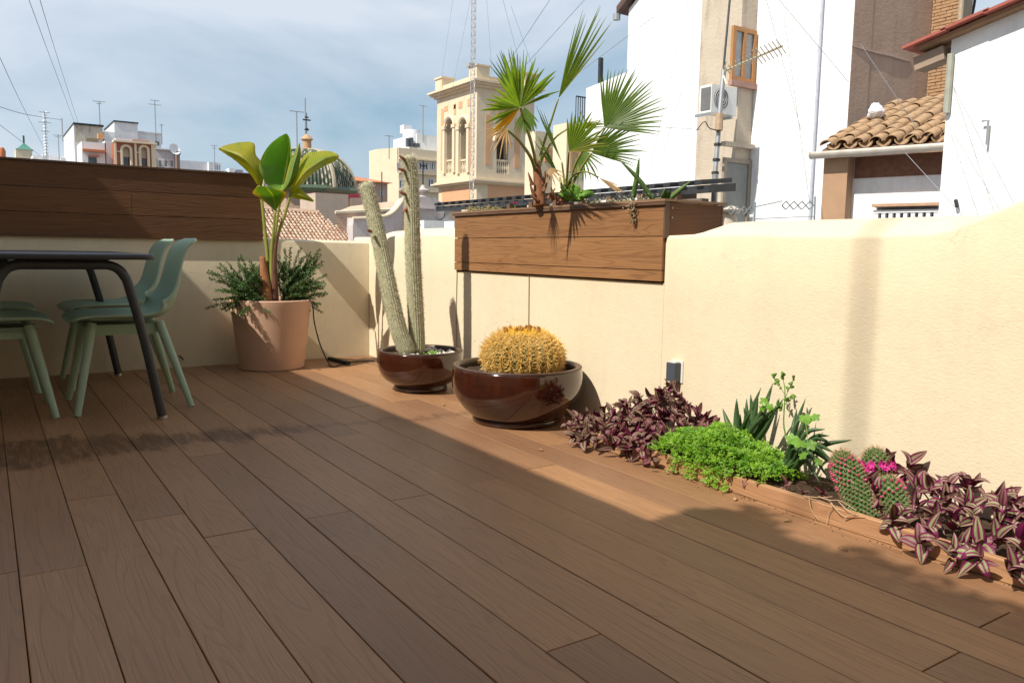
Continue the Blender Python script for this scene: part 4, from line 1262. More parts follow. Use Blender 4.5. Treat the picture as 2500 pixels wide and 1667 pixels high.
# --- spiky rosettes
GAST = leafmat('spiky_leaf', (.035, .085, .03), (.075, .13, .05), .4, .15, 12)
def spiky(label, base, blades, w):
    t = thing('spiky_succulent', label, 'succulent', base)
    for tipd, mid in blades:
        b0 = Vector(base)+Vector((random.gauss(0, .012), random.gauss(0, .012), 0))
        blade_leaf(b0, Vector(mid), Vector(tipd), w*random.uniform(.8, 1.15), GAST, t, nv=10, fold=.5)
base1 = Vector((2.24, 1.84, .05))
bl = []
for (x, y, d) in [(1692, 915, .0), (1724, 905, .02), (1742, 902, -.01), (1708, 935, -.03), (1770, 905, .03), (1775, 880, .05), (1757, 925, -.04), (1660, 938, .02), (1790, 930, -.03), (1735, 925, .06), (1715, 915, .04), (1700, 950, -.05), (1782, 945, -.05), (1765, 915, -.02), (1725, 945, -.07), (1748, 890, .03), (1800, 915, .02)]:
    tip = pl(x, y, 0, 2.25+d)
    bl.append((tip, base1.lerp(tip, .5)+Vector((random.gauss(0, .01), random.gauss(0, .015), .012))))
spiky('dark green spiky succulent standing upright behind the fern mound', base1, bl, .0125)
base2 = Vector((2.20, 1.62, .05))
bl = []
for (x, y, d, arch) in [(1905, 1000, .0, .05), (1918, 1040, -.03, .06), (1895, 985, .04, .05), (1850, 915, .05, .02), (1830, 940, .08, .02), (1870, 960, .06, .04), (1880, 1080, -.07, .07), (1900, 1095, -.03, .07), (1860, 1060, -.08, .05), (1842, 985, -.02, .03), (1910, 1065, .02, .06), (1820, 1010, -.06, .04), (1957, 1010, .08, .03), (1890, 1040, .03, .05), (1875, 1020, .0, .05), (1915, 1020, .03, .06), (1885, 1110, -.08, .06), (1925, 1075, .0, .07), (1865, 935, .05, .03), (1840, 1040, -.08, .04), (1905, 1050, -.05, .06), (1895, 1010, -.02, .05), (1845, 950, .03, .03)]:
    tip = pl(x, y, 0, 2.22+d)
    bl.append((tip, base2.lerp(tip, .55)+Vector((0, random.gauss(0, .01), arch))))
spiky('dark green spiky succulent with arching leaves between the fern mound and the cacti', base2, bl, .0095)

# --- tall weed and ivy
tw = thing('tall_weed', 'thin-stemmed weed with small leaf pairs rising above the spiky succulents', 'weed', (2.26, 1.72, .05))
wt = [pl(1806, 1005, 0, 2.26), pl(1800, 970, 0, 2.26), pl(1803, 900, 0, 2.26), pl(1797, 862, 0, 2.26)]
child(MB().tube(catmull(wt, 16), [.003-.0018*i/16 for i in range(17)], 5), 'stalk', WEED, tw, True)
for a, b_ in [((1802, 905), (1772, 862)), ((1803, 915), (1826, 865)), ((1803, 930), (1820, 905)), ((1801, 945), (1786, 930))]:
    A, Bq = pl(*a, 0, 2.26), pl(*b_, 0, 2.24)
    child(MB().tube([A, A.lerp(Bq, .5)+Vector((0, 0, .004)), Bq], .0011, 4), 'twig', WEED, tw)
    for k in range(9):
        s = .35+.65*k/8; p = A.lerp(Bq, s)
        d = Vector((random.gauss(0, 1), random.gauss(0, 1), random.gauss(.3, .6))).normalized()*random.uniform(.012, .022)
        blade_leaf(p, p+d*.5, p+d, .0045, WEED, tw, nv=5)
for k in range(10):
    p = pl(1797, 862, 0, 2.26); d = Vector((random.gauss(0, 1), random.gauss(0, 1), random.gauss(.2, .8))).normalized()*.016
    blade_leaf(p, p+d*.5, p+d, .004, WEED, tw, nv=5)
IVY = leafmat('ivy_leaf', (.12, .27, .035), (.18, .34, .05), .45, .3, 30)
iv = thing('ivy', 'few bright lobed ivy leaves climbing through the spiky succulents', 'ivy', (2.18, 1.64, .05))
for (x, y, s, xx) in [(1850, 962, .024, 2.17), (1872, 958, .018, 2.18), (1835, 1018, .027, 2.10), (1818, 1008, .022, 2.1), (1862, 1022, .020, 2.12), (1755, 922, .018, 2.2), (1768, 935, .016, 2.2), (1845, 1045, .018, 2.1), (1750, 938, .014, 2.2), (1880, 1060, .015, 2.14)]:
    c = pl(x, y, 0, xx)
    n = (CO-c).normalized()+Vector((random.gauss(0, .3), random.gauss(0, .3), .6)); n.normalize()
    u = n.orthogonal().normalized(); u = Matrix.Rotation(random.random()*6.28, 3, n) @ u; v_ = n.cross(u)
    mb = MB(); pts = []
    for k in range(20):
        a = 2*math.pi*k/20
        r = s*(.62+.38*abs(math.cos(2.5*a))**1.3)
        pts.append(c+(u*math.cos(a)+v_*math.sin(a))*r+n*(.15*r*math.cos(2*a)))
    for k in range(20): mb.face([c+n*.002, pts[k], pts[(k+1) % 20]])
    child(mb, 'leaf', IVY, iv, recalc=False)
child(MB().tube(catmull([Vector((2.2, 1.66, .05)), pl(1850, 1040, 0, 2.12), pl(1850, 962, 0, 2.17)], 10), .0014, 4), 'stem', WEED, iv)

# --- flowering pincushion cacti
MAM = plain('pincushion_green', (.05, .115, .03), (.09, .17, .05), 60, .55)
MAMS = leafmat('pincushion_spine', (.42, .22, .12), (.55, .40, .26), .6, .2, 60)
REDB = plain('red_bud', (.42, .035, .10), (.55, .08, .18), 60, .5)
PETM = leafmat('magenta_flower', (.55, .02, .25), (.70, .06, .38), .5, .3, 60)
def pincushion(label, base, top, r, buds, flowers):
    base, top = Vector(base), Vector(top)
    t = thing('pincushion_cactus', label, 'cactus', base)
    ax = (top-base); Ln = ax.length; ax.normalize(); ref = ax.orthogonal().normalized(); bi = ax.cross(ref)
    def rad(s): return r*(.80+.20*math.sin(min(s*2.2, 1.57)))*(math.sqrt(max(.003, 1-((s-.62)/.38)**2)) if s > .62 else 1)
    pts = [base+ax*Ln*i/24 for i in range(25)]
    child(MB().tube(pts, [rad(i/24)*.94 for i in range(25)], 24), 'body', MAM, t, 'all')
    tub, spn, bud, flo = MB(), MB(), MB(), MB()
    N = int(2*math.pi*r*Ln/(.0125**2))
    for k in range(N):
        s = (k+.5)/N
        a = k*2.39996
        rr = rad(s)
        e = .01; slope = (rad(min(1, s+e))-rad(max(0, s-e)))/(2*e*Ln)
        out = (ref*math.cos(a)+bi*math.sin(a)); n = (out-ax*slope).normalized()
        p = base+ax*Ln*s+out*rr*.93
        tub.tube([p-n*.002, p+n*.004, p+n*.0075], [.0062, .0052, .0015], 6)
        red = s > .80
        for q in range(9):
            d = (n*.8+Vector((random.gauss(0, .7), random.gauss(0, .7), random.gauss(0, .7)))).normalized()
            spn.spike(p+n*.007, d*random.uniform(.006, .012)*(1.3 if s > .8 else 1), .0007)
        if buds and .50 < s < .86 and random.random() < .6:
            bud.tube([p+n*.004, p+n*.010, p+n*.014], [.003, .0042, .0015], 6)
        if flowers and .52 < s < .72 and random.random() < .6:
            for q in range(7):
                b_ = 2*math.pi*q/7; u = n.orthogonal().normalized(); v_ = n.cross(u)
                dd = (u*math.cos(b_)+v_*math.sin(b_)); 
                c = p+n*.010
                flo.face([c, c+dd*.008+n*.005+n.cross(dd)*.004, c+dd*.015+n*.008, c+dd*.008+n*.005-n.cross(dd)*.004])
    child(tub, 'tubercles', MAM, t, True)['kind'] = 'stuff'
    child(spn, 'spines', MAMS, t, recalc=False)['kind'] = 'stuff'
    if bud.f: child(bud, 'buds', REDB, t, True)['kind'] = 'stuff'
    if flo.f: child(flo, 'flowers', PETM, t, recalc=False)['kind'] = 'stuff'
pincushion('large leaning pincushion cactus with pink-red buds round its shoulder', pl(1992, 1195, 0, 2.11), pl(1928, 1038, 0, 2.14), .041, True, False)
pincushion('pincushion cactus crowned with a ring of magenta flowers', pl(2028, 1130, 0, 2.22), pl(2005, 1032, 0, 2.22), .038, False, True)
pincushion('small pincushion cactus with red buds next to the striped leaves', pl(2068, 1185, 0, 2.15), pl(2034, 1098, 0, 2.17), .034, True, False)
ROOT = plain('pale_root', (.50, .36, .22), (.40, .26, .15), 60, .8)
rt = thing('bare_roots', 'pale bare roots trailing over the edging plank beside the leaning cactus', 'roots', (2.04, 1.36, .05))
for pts in [[(1858, 1140), (1862, 1165), (1876, 1190), (1882, 1195)], [(1905, 1150), (1912, 1160), (1903, 1180), (1898, 1205)], [(1908, 1155), (1930, 1180), (1945, 1185), (1960, 1178)], [(1880, 1140), (1905, 1148), (1930, 1150), (1968, 1172)], [(1940, 1190), (1955, 1182), (1985, 1180)], [(1925, 1150), (1945, 1170), (1965, 1176)], [(1845, 1138), (1880, 1142), (1912, 1140)]]:
    p = catmull([pl(x, y, 0, KX-.006-.008*random.random()) for x, y in pts], 14)
    child(MB().tube(p, [.0016-.0008*i/14 for i in range(15)], 5), 'root', ROOT, rt, True)

# --- crumbs and dropped leaves on the deck beside the bed
CRM = plain('crumb', (.10, .06, .035), (.20, .12, .06), 90, .95, .1)
cm_ = MB()
for k in range(150):
    y = random.uniform(.6, 2.5)+random.gauss(0, .05); x = KX-.003-abs(random.gauss(0, .022))
    s = random.uniform(.0005, .0018)
    cm_.obox((x, y, s*.6), (s*random.uniform(.6, 1.4), s*.3, 0), (-s*.3, s, 0), (0, 0, s*.6))
for k in range(60):
    a = random.random()*6.28; r = random.uniform(.2, .45)
    x, y = B2[0]+r*math.cos(a), B2[1]+r*math.sin(a)
    if x > XR-.02: continue
    s = random.uniform(.0004, .0013); cm_.obox((x, y, s*.6), (s, 0, 0), (0, s*.8, 0), (0, 0, s*.6))
cr_ = thing('soil_crumbs', 'scattered soil crumbs on the deck along the edging plank and the bowls', 'crumbs', (1.98, 1.6, 0))
child(cm_, 'crumb', CRM, cr_)['kind'] = 'stuff'
dl = thing('fallen_leaves', 'few dry fallen leaves lying on the deck beside the edging plank', 'leaves', (1.9, 1.5, 0))
for (x, y) in [(1.93, 1.42), (1.97, 2.02), (1.88, 1.18), (1.96, 1.63), (1.80, 2.45), (1.90, 3.45)]:
    a = random.random()*6.28; d = Vector((math.cos(a), math.sin(a), 0))*.014
    blade_leaf(Vector((x, y, .003)), Vector((x, y, .007))+d, Vector((x, y, .004))+d*2, .005, FANB, dl, nv=6, fold=.3, side=Vector((0, 0, 1)))

# ================================================================== THE TOWN
WHITE = stucco('white_render', (.80, .81, .82), (.74, .75, .77), (.50, .47, .43), bs=.40, sc=9, dirt_amt=.38, bd=.03, streaks=.30)
BEIGE = stucco('stained_beige_render', (.52, .45, .36), (.46, .39, .31), (.22, .17, .13), bs=.3, sc=10, dirt_amt=.6, bd=.03)
LAV = stucco('pale_grey_render', (.55, .49, .47), (.50, .44, .43), (.35, .28, .24), bs=.3, sc=12, dirt_amt=.5, bd=.02)
BROWN = stucco('brown_render', (.44, .31, .235), (.39, .27, .205), (.28, .18, .13), bs=.3, sc=10, dirt_amt=.5, bd=.02)
TAN = stucco('tower_stone', (.70, .58, .42), (.66, .54, .39), (.45, .36, .26), bs=.2, sc=6, dirt_amt=.4, bd=.02)
SALM = stucco('salmon_render', (.66, .38, .22), (.62, .35, .20), (.45, .28, .18), bs=.2, sc=6, dirt_amt=.4, bd=.02)
CRM2 = stucco('cream_facade', (.70, .60, .44), (.66, .56, .41), (.45, .38, .30), bs=.2, sc=6, dirt_amt=.3, bd=.02)
GREYW = stucco('grey_white_facade', (.66, .66, .68), (.60, .60, .63), (.40, .38, .36), bs=.2, sc=5, dirt_amt=.4, bd=.02)
BRICK = plain('red_brick', (.42, .15, .09), (.36, .13, .08), 30, .9, .1)
BRK2 = plain('old_brick', (.33, .19, .10), (.42, .27, .16), 12, .95, .1, rnd=5, bstr=.5, bscale=30)
MORT = plain('mortar', (.35, .28, .21), None, 9, .95, .1)
TILE = plain('clay_tile', (.46, .30, .17), (.29, .20, .13), 14, .9, .1, rnd=50, bstr=.4, bscale=50)
TILR = plain('red_tile', (.36, .10, .075), (.30, .085, .065), 10, .8)
TILO = plain('orange_roof', (.55, .20, .09), (.48, .17, .08), 5, .9)
TILP = plain('church_tile', (.46, .29, .20), (.62, .46, .34), 9, .9, bstr=.3, bscale=9, bdist=.05)
GLASS = plain('dark_glass', (.045, .055, .065), (.09, .10, .115), 3, .08, .6)
GLAS2 = plain('curtained_glass', (.30, .31, .32), (.20, .21, .22), 5, .15, .6)
OAK = plain('window_oak', (.42, .20, .07), (.36, .165, .055), 9, .5)
IRON = plain('dark_iron', (.03, .035, .04), None, 9, .5, .4, .3)
GREEN = plain('green_tile', (.035, .075, .048), (.085, .10, .06), 9, .35, .5)
CWHITE = plain('rib_tile', (.42, .38, .28), (.33, .29, .22), 9, .6)
SHUT = plain('grey_door', (.20, .21, .20), (.17, .18, .175), 9, .6)

tag(MB().box((-600, -600, -14.5), (900, 900, -14)).build('ground', plain('town_ground', (.16, .15, .14), (.22, .20, .18), .05, .95)), kind='structure')

def fr(x0, y0, x1, y1, ax, val):
    """lateral range and height range of a pixel rectangle on a vertical plane"""
    o_ = 1-ax; ym, xm = (y0+y1)/2, (x0+x1)/2
    u0, u1 = pl(x0, ym, ax, val)[o_], pl(x1, ym, ax, val)[o_]
    za, zb = pl(xm, y0, ax, val).z, pl(xm, y1, ax, val).z
    return min(u0, u1), max(u0, u1), min(za, zb), max(za, zb)
def wbox(mb, u0, u1, z0, z1, ax, val, back, front=0.0):
    if ax == 1: mb.box((u0, val-front, z0), (u1, val+back, z1))
    else: mb.box((val-front, u0, z0), (val+back, u1, z1))
    return mb
def pbox(x0, y0, x1, y1, ax, val, back, front=0.0, z0=None):
    u0, u1, za, zb = fr(x0, y0, x1, y1, ax, val)
    return wbox(MB(), u0, u1, za if z0 is None else z0, zb, ax, val, back, front)
def window(par, x0, y0, x1, y1, ax, val, frame=WHITE, glass=GLASS, fw=.08, bars=1, front=.04, name='window'):
    u0, u1, z0, z1 = fr(x0, y0, x1, y1, ax, val)
    f = MB()
    wbox(f, u0, u1, z1-fw, z1, ax, val, -.002, front); wbox(f, u0, u1, z0, z0+fw, ax, val, -.002, front)
    wbox(f, u0, u0+fw, z0+fw, z1-fw, ax, val, -.002, front); wbox(f, u1-fw, u1, z0+fw, z1-fw, ax, val, -.002, front)
    for k in range(bars):
        c = u0+(u1-u0)*(k+1)/(bars+1); wbox(f, c-fw*.5, c+fw*.5, z0+fw, z1-fw, ax, val, -.002, front)
    w_ = child(f, name, frame, par)
    child(wbox(MB(), u0+fw*.5, u1-fw*.5, z0+fw*.5, z1-fw*.5, ax, val, -.003, front*.45), 'pane', glass, w_)
    return w_
def arched(mb, u0, u1, z0, z1, ops, ax, val, depth):
    """wall front with arched openings ops=(a, b, bottom, spring); reveals go back by depth"""
    def P(u, z, d=0): return (u, val+d, z) if ax == 1 else (val+d, u, z)
    cuts = sorted({u0, u1} | {a+(b-a)*k/12 for a, b, _, _ in ops for k in range(13)})
    def hole(u):
        for a, b, zb, zs in ops:
            if a-1e-6 <= u <= b+1e-6:
                r = (b-a)/2; c = (a+b)/2
                return zb, zs+math.sqrt(max(0, r*r-(u-c)**2))
    for a, b in zip(cuts[:-1], cuts[1:]):
        m = (a+b)/2
        op = [o for o in ops if o[0] < m < o[1]]
        if not op: mb.face([P(a, z0), P(b, z0), P(b, z1), P(a, z1)]); continue
        o_ = op[0]; ha, hb = hole(a)[1], hole(b)[1]
        mb.face([P(a, z0), P(b, z0), P(b, o_[2]), P(a, o_[2])])
        mb.face([P(a, ha), P(b, hb), P(b, z1), P(a, z1)])
        mb.face([P(a, ha), P(b, hb), P(b, hb, depth), P(a, ha, depth)])
        mb.face([P(a, o_[2]), P(b, o_[2]), P(b, o_[2], depth), P(a, o_[2], depth)])
    for a, b, zb, zs in ops:
        for u in (a, b): mb.face([P(u, zb), P(u, zs), P(u, zs, depth), P(u, zb, depth)])
def line(name, pts, r, mat, label, cat, n=20, group=None):
    o = MB().tube(catmull(pts, n) if len(pts) > 2 else pts, r, 4, cap=False).build(name, mat)
    return tag(o, label, cat, group)

# --- low neighbour with the dark lean-to roof, just beyond the parapet
nb = thing('neighbour_house', 'low grey neighbouring house with a black lean-to roof edge behind the palm', 'house', (5.4, 6.3, -14))
ea, eb = pl(1000, 472, 0, 4.6), pl(1632, 404, 0, 4.6)
yE_ = eb.y+.14
end_ = Vector((math.sin(R(43)), math.cos(R(43)), 0))
child(MB().prism([(4.78, yE_), (4.78, ea.y-.6), (7.8, ea.y-.6), (4.78+end_.x*3.6, yE_+end_.y*3.6)], (1, 0, 0), (0, 1, 0), (0, 0, 15.13), (0, 0, -14)), 'wall', LAV, nb)
wl = fr(1020, 478, 1047, 525, 0, 4.70)
child(MB().box((4.70, wl[0], -14), (4.778, wl[1], wl[3])), 'white_pier', WHITE, nb)
DKM = plain('black_sheet', (.022, .024, .028), (.035, .036, .04), 9, .5, .4)
zt = (ea.z+eb.z)/2
rf = MB()
rf.prism([(0, -.10), (0, -.04), (.30, -.01), (.30, -.07)], (1, 0, 0), (0, 0, 1), (0, ea.y-eb.y-.02, 0), (4.60, eb.y+.01, zt))
roof_ = child(rf, 'roof', DKM, nb)
n = 26
for k in range(n):
    y = eb.y+.06+(ea.y-eb.y-.16)*k/(n-1)
    child(MB().prism([(-.03, -.035), (-.03, .0), (.31, .035), (.31, .0)], (1, 0, 0), (0, 0, 1), (0, .07, 0), (4.60, y, zt)), 'slat', DKM, roof_)
child(MB().box((4.62, eb.y+.10, zt-.20), (4.70, ea.y-.30, zt-.135)), 'eave_beam', plain('weathered_beam', (.13, .10, .085), (.2, .16, .13), 9, .8), nb)
for k in range(9):
    y = eb.y+.3+(ea.y-eb.y-1.2)*k/8
    child(MB().box((4.56, y, zt-.135), (4.78, y+.06, zt-.075)), 'rafter', TRIM, nb)
line('hook_wire', [pl(1022, 490, 0, 4.68), pl(1018, 500, 0, 4.68), pl(1008, 505, 0, 4.68), pl(1000, 498, 0, 4.68)], .006, IRON, 'curved black wire hook on the white pier of the neighbouring house', 'wire')

# --- white house A with stained recess, window, door
XA, Y0 = 13.3, 11.5
ha = thing('white_house', 'tall white rendered house with a stained beige recess, oak window and air conditioner', 'house', (15, 13.5, -14))
yb1 = pl(1604, 220, 0, XA).y
yst = pl(1442, 100, 0, XA).y; yend = pl(1344, 300, 0, XA).y
ztop = pl(1440, 24, 0, XA).z
w_ = MB()
w_.prism([(yb1, -14), (yb1, ztop+1.6), (yst, ztop), (yst, pl(1440, 166, 0, XA).z), (yend, pl(1345, 204, 0, XA).z), (yend, -14)], (0, 1, 0), (0, 0, 1), (6, 0, 0), (XA, 0, 0))
child(w_, 'wall', WHITE, ha)
child(MB().prism([(yb1-.1, ztop+1.66), (yst+.25, ztop-.06), (yst+.25, ztop+.10), (yb1-.1, ztop+1.82)], (0, 1, 0), (0, 0, 1), (6.2, 0, 0), (XA-.18, 0, 0)), 'roof', plain('dark_eave', (.10, .06, .05), None, 5, .8), ha)
child(MB().tube([(XA-.12, yst+.30, ztop-.2), (XA-.12, yst+.30, ztop-.05)], .09, 8), 'gutter_spout', GALV, ha)
x2 = pl(1738, 60, 1, Y0).x
child(MB().box((XA+.003, Y0, -14), (x2+.3, yb1-.002, ztop+3.5)), 'recess_wall', BEIGE, ha)
wn = window(ha, 1677, 66, 1731, 190, 1, Y0, OAK, GLAS2, .085, 1, .07)
u0, u1, z0, z1 = fr(1672, 190, 1733, 196, 1, Y0)
child(MB().box((u0, Y0-.10, z0-.06), (u1, Y0-.002, z1)), 'window_sill', plain('brick_sill', (.40, .24, .20), None, 9, .9), ha)
u0, u1, z0, z1 = fr(1662, 375, 1712, 530, 1, Y0)
dr = child(MB().box((u0, Y0-.03, z0-1), (u1, Y0-.002, z1)), 'door', SHUT, ha)
f_ = MB(); f_.box((u0-.09, Y0-.06, z0-1), (u0-.001, Y0-.002, z1+.09)); f_.box((u1+.001, Y0-.06, z0-1), (u1+.09, Y0-.002, z1+.09)); f_.box((u0, Y0-.06, z1+.001), (u1, Y0-.002, z1+.09))
child(f_, 'door_frame', plain('door_surround', (.30, .25, .20), None, 9, .8), ha)
u0, u1, z0, z1 = fr(1655, 330, 1722, 340, 1, Y0)
child(MB().box((u0, Y0-.14, z0), (u1, Y0-.002, z1)), 'ledge', BEIGE, ha)
# AC unit
ac = thing('air_conditioner', 'white outdoor air conditioner unit with round fan on brackets at the beige recess', 'air conditioner', pl(1655, 262, 1, Y0-.35))
u0, u1, z0, z1 = fr(1634, 198, 1692, 262, 1, Y0-.35)
child(MB().box((u0, Y0-.35, z0), (u1, Y0-.03, z1)), 'casing', plain('ac_white', (.72, .72, .70), (.65, .65, .63), 5, .5), ac)
c = pl(1658, 228, 1, Y0-.36)
ring = MB()
for rr in (.05, .10, .15, .20):
    ring.tube([c+Vector((rr*math.cos(a*.2618), 0, rr*math.sin(a*.2618))) for a in range(25)], .008, 4, cap=False)
child(MB().tube([c+Vector((0, .003, 0)), c+Vector((0, .012, 0))], .215, 28), 'fan_well', plain('fan_dark', (.16, .16, .16), None, 5, .6), ac)
child(ring, 'fan_grille', plain('grille', (.5, .5, .5), None, 5, .5), ac)
fr0 = fr(1617, 198, 1633, 262, 1, Y0-.30)
child(MB().box((u0-.012, Y0-.33, z0+.05), (u0-.002, Y0-.08, z1-.05)), 'coil_grille', bpy.data.materials['fan_dark'], ac)
child(MB().box((u0-.08, Y0-.36, z0-.07), (u0-.03, Y0, z0-.02)), 'bracket', GALV, ac)
child(MB().box((u1-.14, Y0-.36, z0-.07), (u1-.09, Y0, z0-.02)), 'bracket', GALV, ac)
'''ss = thing('air_conditioner', 'white framed window air conditioner box fixed beside the fan unit', 'air conditioner', pl(1630, 258, 0, XA))
ua, ub, za, zb = fr(1620, 200, 1648, 256, 0, XA-.22)
child(MB().box((XA-.22, ua, za), (XA, ub, zb)), 'casing', bpy.data.materials['ac_white'], ss)
child(MB().box((XA-.228, ua+.08, za+.08), (XA-.221, ub-.08, zb-.08)), 'grille', bpy.data.materials['fan_dark'], ss)
'''

# --- house C / D / E
XC = x2
hc = thing('white_house', 'tall white house with a brown rendered side wall and an old brick corner', 'house', (16, 9.5, -14))
yC = pl(1948, 250, 0, XC).y
child(MB().box((XC, yC, -14), (XC+.6, Y0-.004, 13)), 'wall', WHITE, hc)
xD = pl(2136, 120, 1, yC).x
dw = child(MB().box((XC+.602, yC+.002, -14), (xD, yC+.5, 13)), 'brown_wall', BROWN, hc)
child(MB().box((XC+.002, yC-.006, -14), (XC+.601, yC-.001, 13)), 'brown_wall', BROWN, hc)
cp = [pl(x, y, 1, yC-.008) for x, y in [(1957, 106), (1985, 114), (2010, 121), (2040, 127), (2070, 136), (2092, 143)]]
child(MB().tube(cp, [.01, .03, .025, .035, .03, .008], 5), 'patched_crack', plain('filler', (.48, .36, .30), None, 9, .9), hc)
yE = pl(2200, 60, 0, xD).y
child(MB().box((xD+.002, yE, -14), (xD+.5, yC-.002, 13)), 'mortar_core', MORT, hc)
bk = MB()
zz_ = 2.0; row = 0
while zz_ < 8.5:
    y = yE-.001 - (0.12 if row % 2 else 0)
    while y < yC-.003:
        a, b_ = max(y+.006, yE), min(y+.234, yC-.004)
        if b_-a > .03: bk.box((xD-.018+random.uniform(-.012, .008), a, zz_), (xD+.1, b_, zz_+.052))
        y += .24
    zz_ += .066; row += 1
child(bk, 'bricks', BRK2, hc)['kind'] = 'stuff'
pp = pl(2208, 20, 0, xD-.1)
child(MB().tube([(xD-.05, yE-.06, 0), (xD-.05, yE-.06, 12)], .05, 8), 'drainpipe', plain('old_pipe', (.42, .34, .24), None, 9, .7), hc)
p0, p1 = pl(1886, 0, 0, XC-.10), pl(1861, 500, 0, XC-.10)
child(MB().tube([(XC-.06, p0.y, -1), (XC-.06, p0.y, 11)], .028, 8), 'drainpipe', plain('grey_pipe', (.50, .52, .60), None, 9, .5), hc)
line('slack_cable', [pl(2240, -5, 0, 17.2), pl(2236, 20, 0, 17.2), pl(2229, 50, 0, 17.2)], .03, BLACK, 'thick black cable hanging beside the brick corner', 'cable')

# --- small tiled house G / H
EL = pl(1890, 342, 0, 10.15); 
gh = thing('tiled_house', 'small white house with weathered clay tile roof and white gutter', 'house', (EL.x, EL.y, 0), math.atan2(-.97, .25))
gm = Matrix.Translation((EL.x, EL.y, 0)) @ Matrix.Rotation(math.atan2(-.97, .25), 4, 'Z')
gi = gm.inverted()
def gl(x, y, yl):                        # pixel -> local point on the plane local y = yl
    o_ = gi @ CO; d = gi.to_3x3() @ ray(x, y)
    return o_ + d*((yl-o_.y)/d.y)
ZE, RISE = EL.z, .33
GLEN, RUN = 4.2, 3.3
base = MB()
base.prism([(-.02, ZE-.02), (RUN, ZE-.02+RUN*RISE), (RUN, ZE-.10+RUN*RISE), (-.02, ZE-.10)], (0, 1, 0), (0, 0, 1), (GLEN, 0, 0), (0, 0, 0))
rfo = base.build('roof', plain('roof_bed', (.20, .13, .09), None, 9, .95), gh)
def tile_mesh(flip, w, ln, th=.014):
    mb = MB(); n = 8; ring = []
    for (y, sc) in ((0, 1.0), (ln, .84)):
        for rr in (w*.5*sc, w*.5*sc-th):
            ring.append([(rr*math.cos(math.pi*k/n), y, (rr*math.sin(math.pi*k/n)*.82)*(-1 if flip else 1)) for k in range(n+1)])
    i = 0
    for r in ring: mb.v += r
    q = n+1
    for k in range(n):
        mb.idx((k, k+1, 2*q+k+1, 2*q+k)); mb.idx((q+k, 3*q+k, 3*q+k+1, q+k+1)); mb.idx((k, q+k, q+k+1, k+1)); mb.idx((2*q+k, 2*q+k+1, 3*q+k+1, 3*q+k))
    mb.idx((0, 2*q, 3*q, q)); mb.idx((n, q+n, 3*q+n, 2*q+n))
    return mb.mesh('roof_tile', TILE, True)
TC, TP = tile_mesh(False, .19, .42), tile_mesh(True, .19, .42)
pitch = math.atan(RISE)
nc = int(GLEN/.225)
for k in range(nc):
    for j in range(10):
        s = -.06+j*.33
        if s > RUN-.3: continue
        for me, dx, dz in ((TC, 0, .055), (TP, .1125, .06)):
            link('roof_tile', me, rfo, (.06+k*.225+dx+random.gauss(0, .008), s*math.cos(pitch)+random.gauss(0, .012), ZE+s*RISE*math.cos(pitch)+dz+j*.001+random.gauss(0, .004)), (pitch-.02+random.gauss(0, .012), random.gauss(0, .02), random.gauss(0, .02)))
GUT = plain('gutter_white', (.68, .64, .58), (.52, .47, .40), 6, .6)
gp = []
gmb = MB(); n = 8
for (x) in (-.12, GLEN):
    for k in range(n+1):
        a = math.pi*k/n; gmb.v.append((x, -.12-.075*math.cos(a), ZE-.06-.085*math.sin(a)))
for k in range(n): gmb.idx((k, k+1, n+2+k, n+1+k))
gmb.idx(range(n+1))
go = gmb.build('gutter', GUT, gh, 'all')
md = go.modifiers.new('t', 'SOLIDIFY'); md.thickness = .012
MB().box((.0, -.03, ZE-.135), (GLEN, .0, ZE-.03)).build('fascia', plain('fascia_dark', (.10, .045, .03), None, 9, .8), gh)
MB().box((.0, .26, -14), (GLEN, 3.2, ZE-.12)).build('wall', WHITE, gh)
MB().box((.38, .235, ZE-.42), (GLEN, .2585, ZE-.121)).build('eave_band', plain('dark_rough_band', (.16, .07, .045), (.22, .11, .07), 12, .95, bstr=.6, bscale=18, bdist=.03), gh)  # rough dark brown band along the top of the wall
MB().box((.02, .02, -14), (.36, .2585, ZE-.12)).build('pillar', plain('sandstone', (.40, .255, .155), (.35, .22, .135), 5, .9), gh)
a, b_ = gl(2010, 470, .2), gl(2160, 505, .2)
MB().box((a.x, .06, a.z-.04), (b_.x, .2585, a.z)).build('tile_ledge', plain('ledge_tile', (.48, .30, .20), None, 9, .9), gh)
MB().box((a.x+.02, .2485, b_.z-.3), (b_.x-.02, .2583, a.z-.041)).build('vent_opening', plain('opening_shadow', (.30, .30, .31), None, 9, .9), gh)
for k in range(9):
    x = a.x+.02+(b_.x-a.x-.09)*k/8
    MB().box((x, .13, b_.z-.3), (x+.05, .20, b_.z+.10)).build('baluster', WHITE, gh)
MB().box((a.x-.02, .12, b_.z+.101), (b_.x+.02, .21, b_.z+.14)).build('balustrade_rail', WHITE, gh)
MB().box((a.x-.02, .125, b_.z-.06), (b_.x+.02, .205, b_.z-.02)).build('balustrade_rail', WHITE, gh)
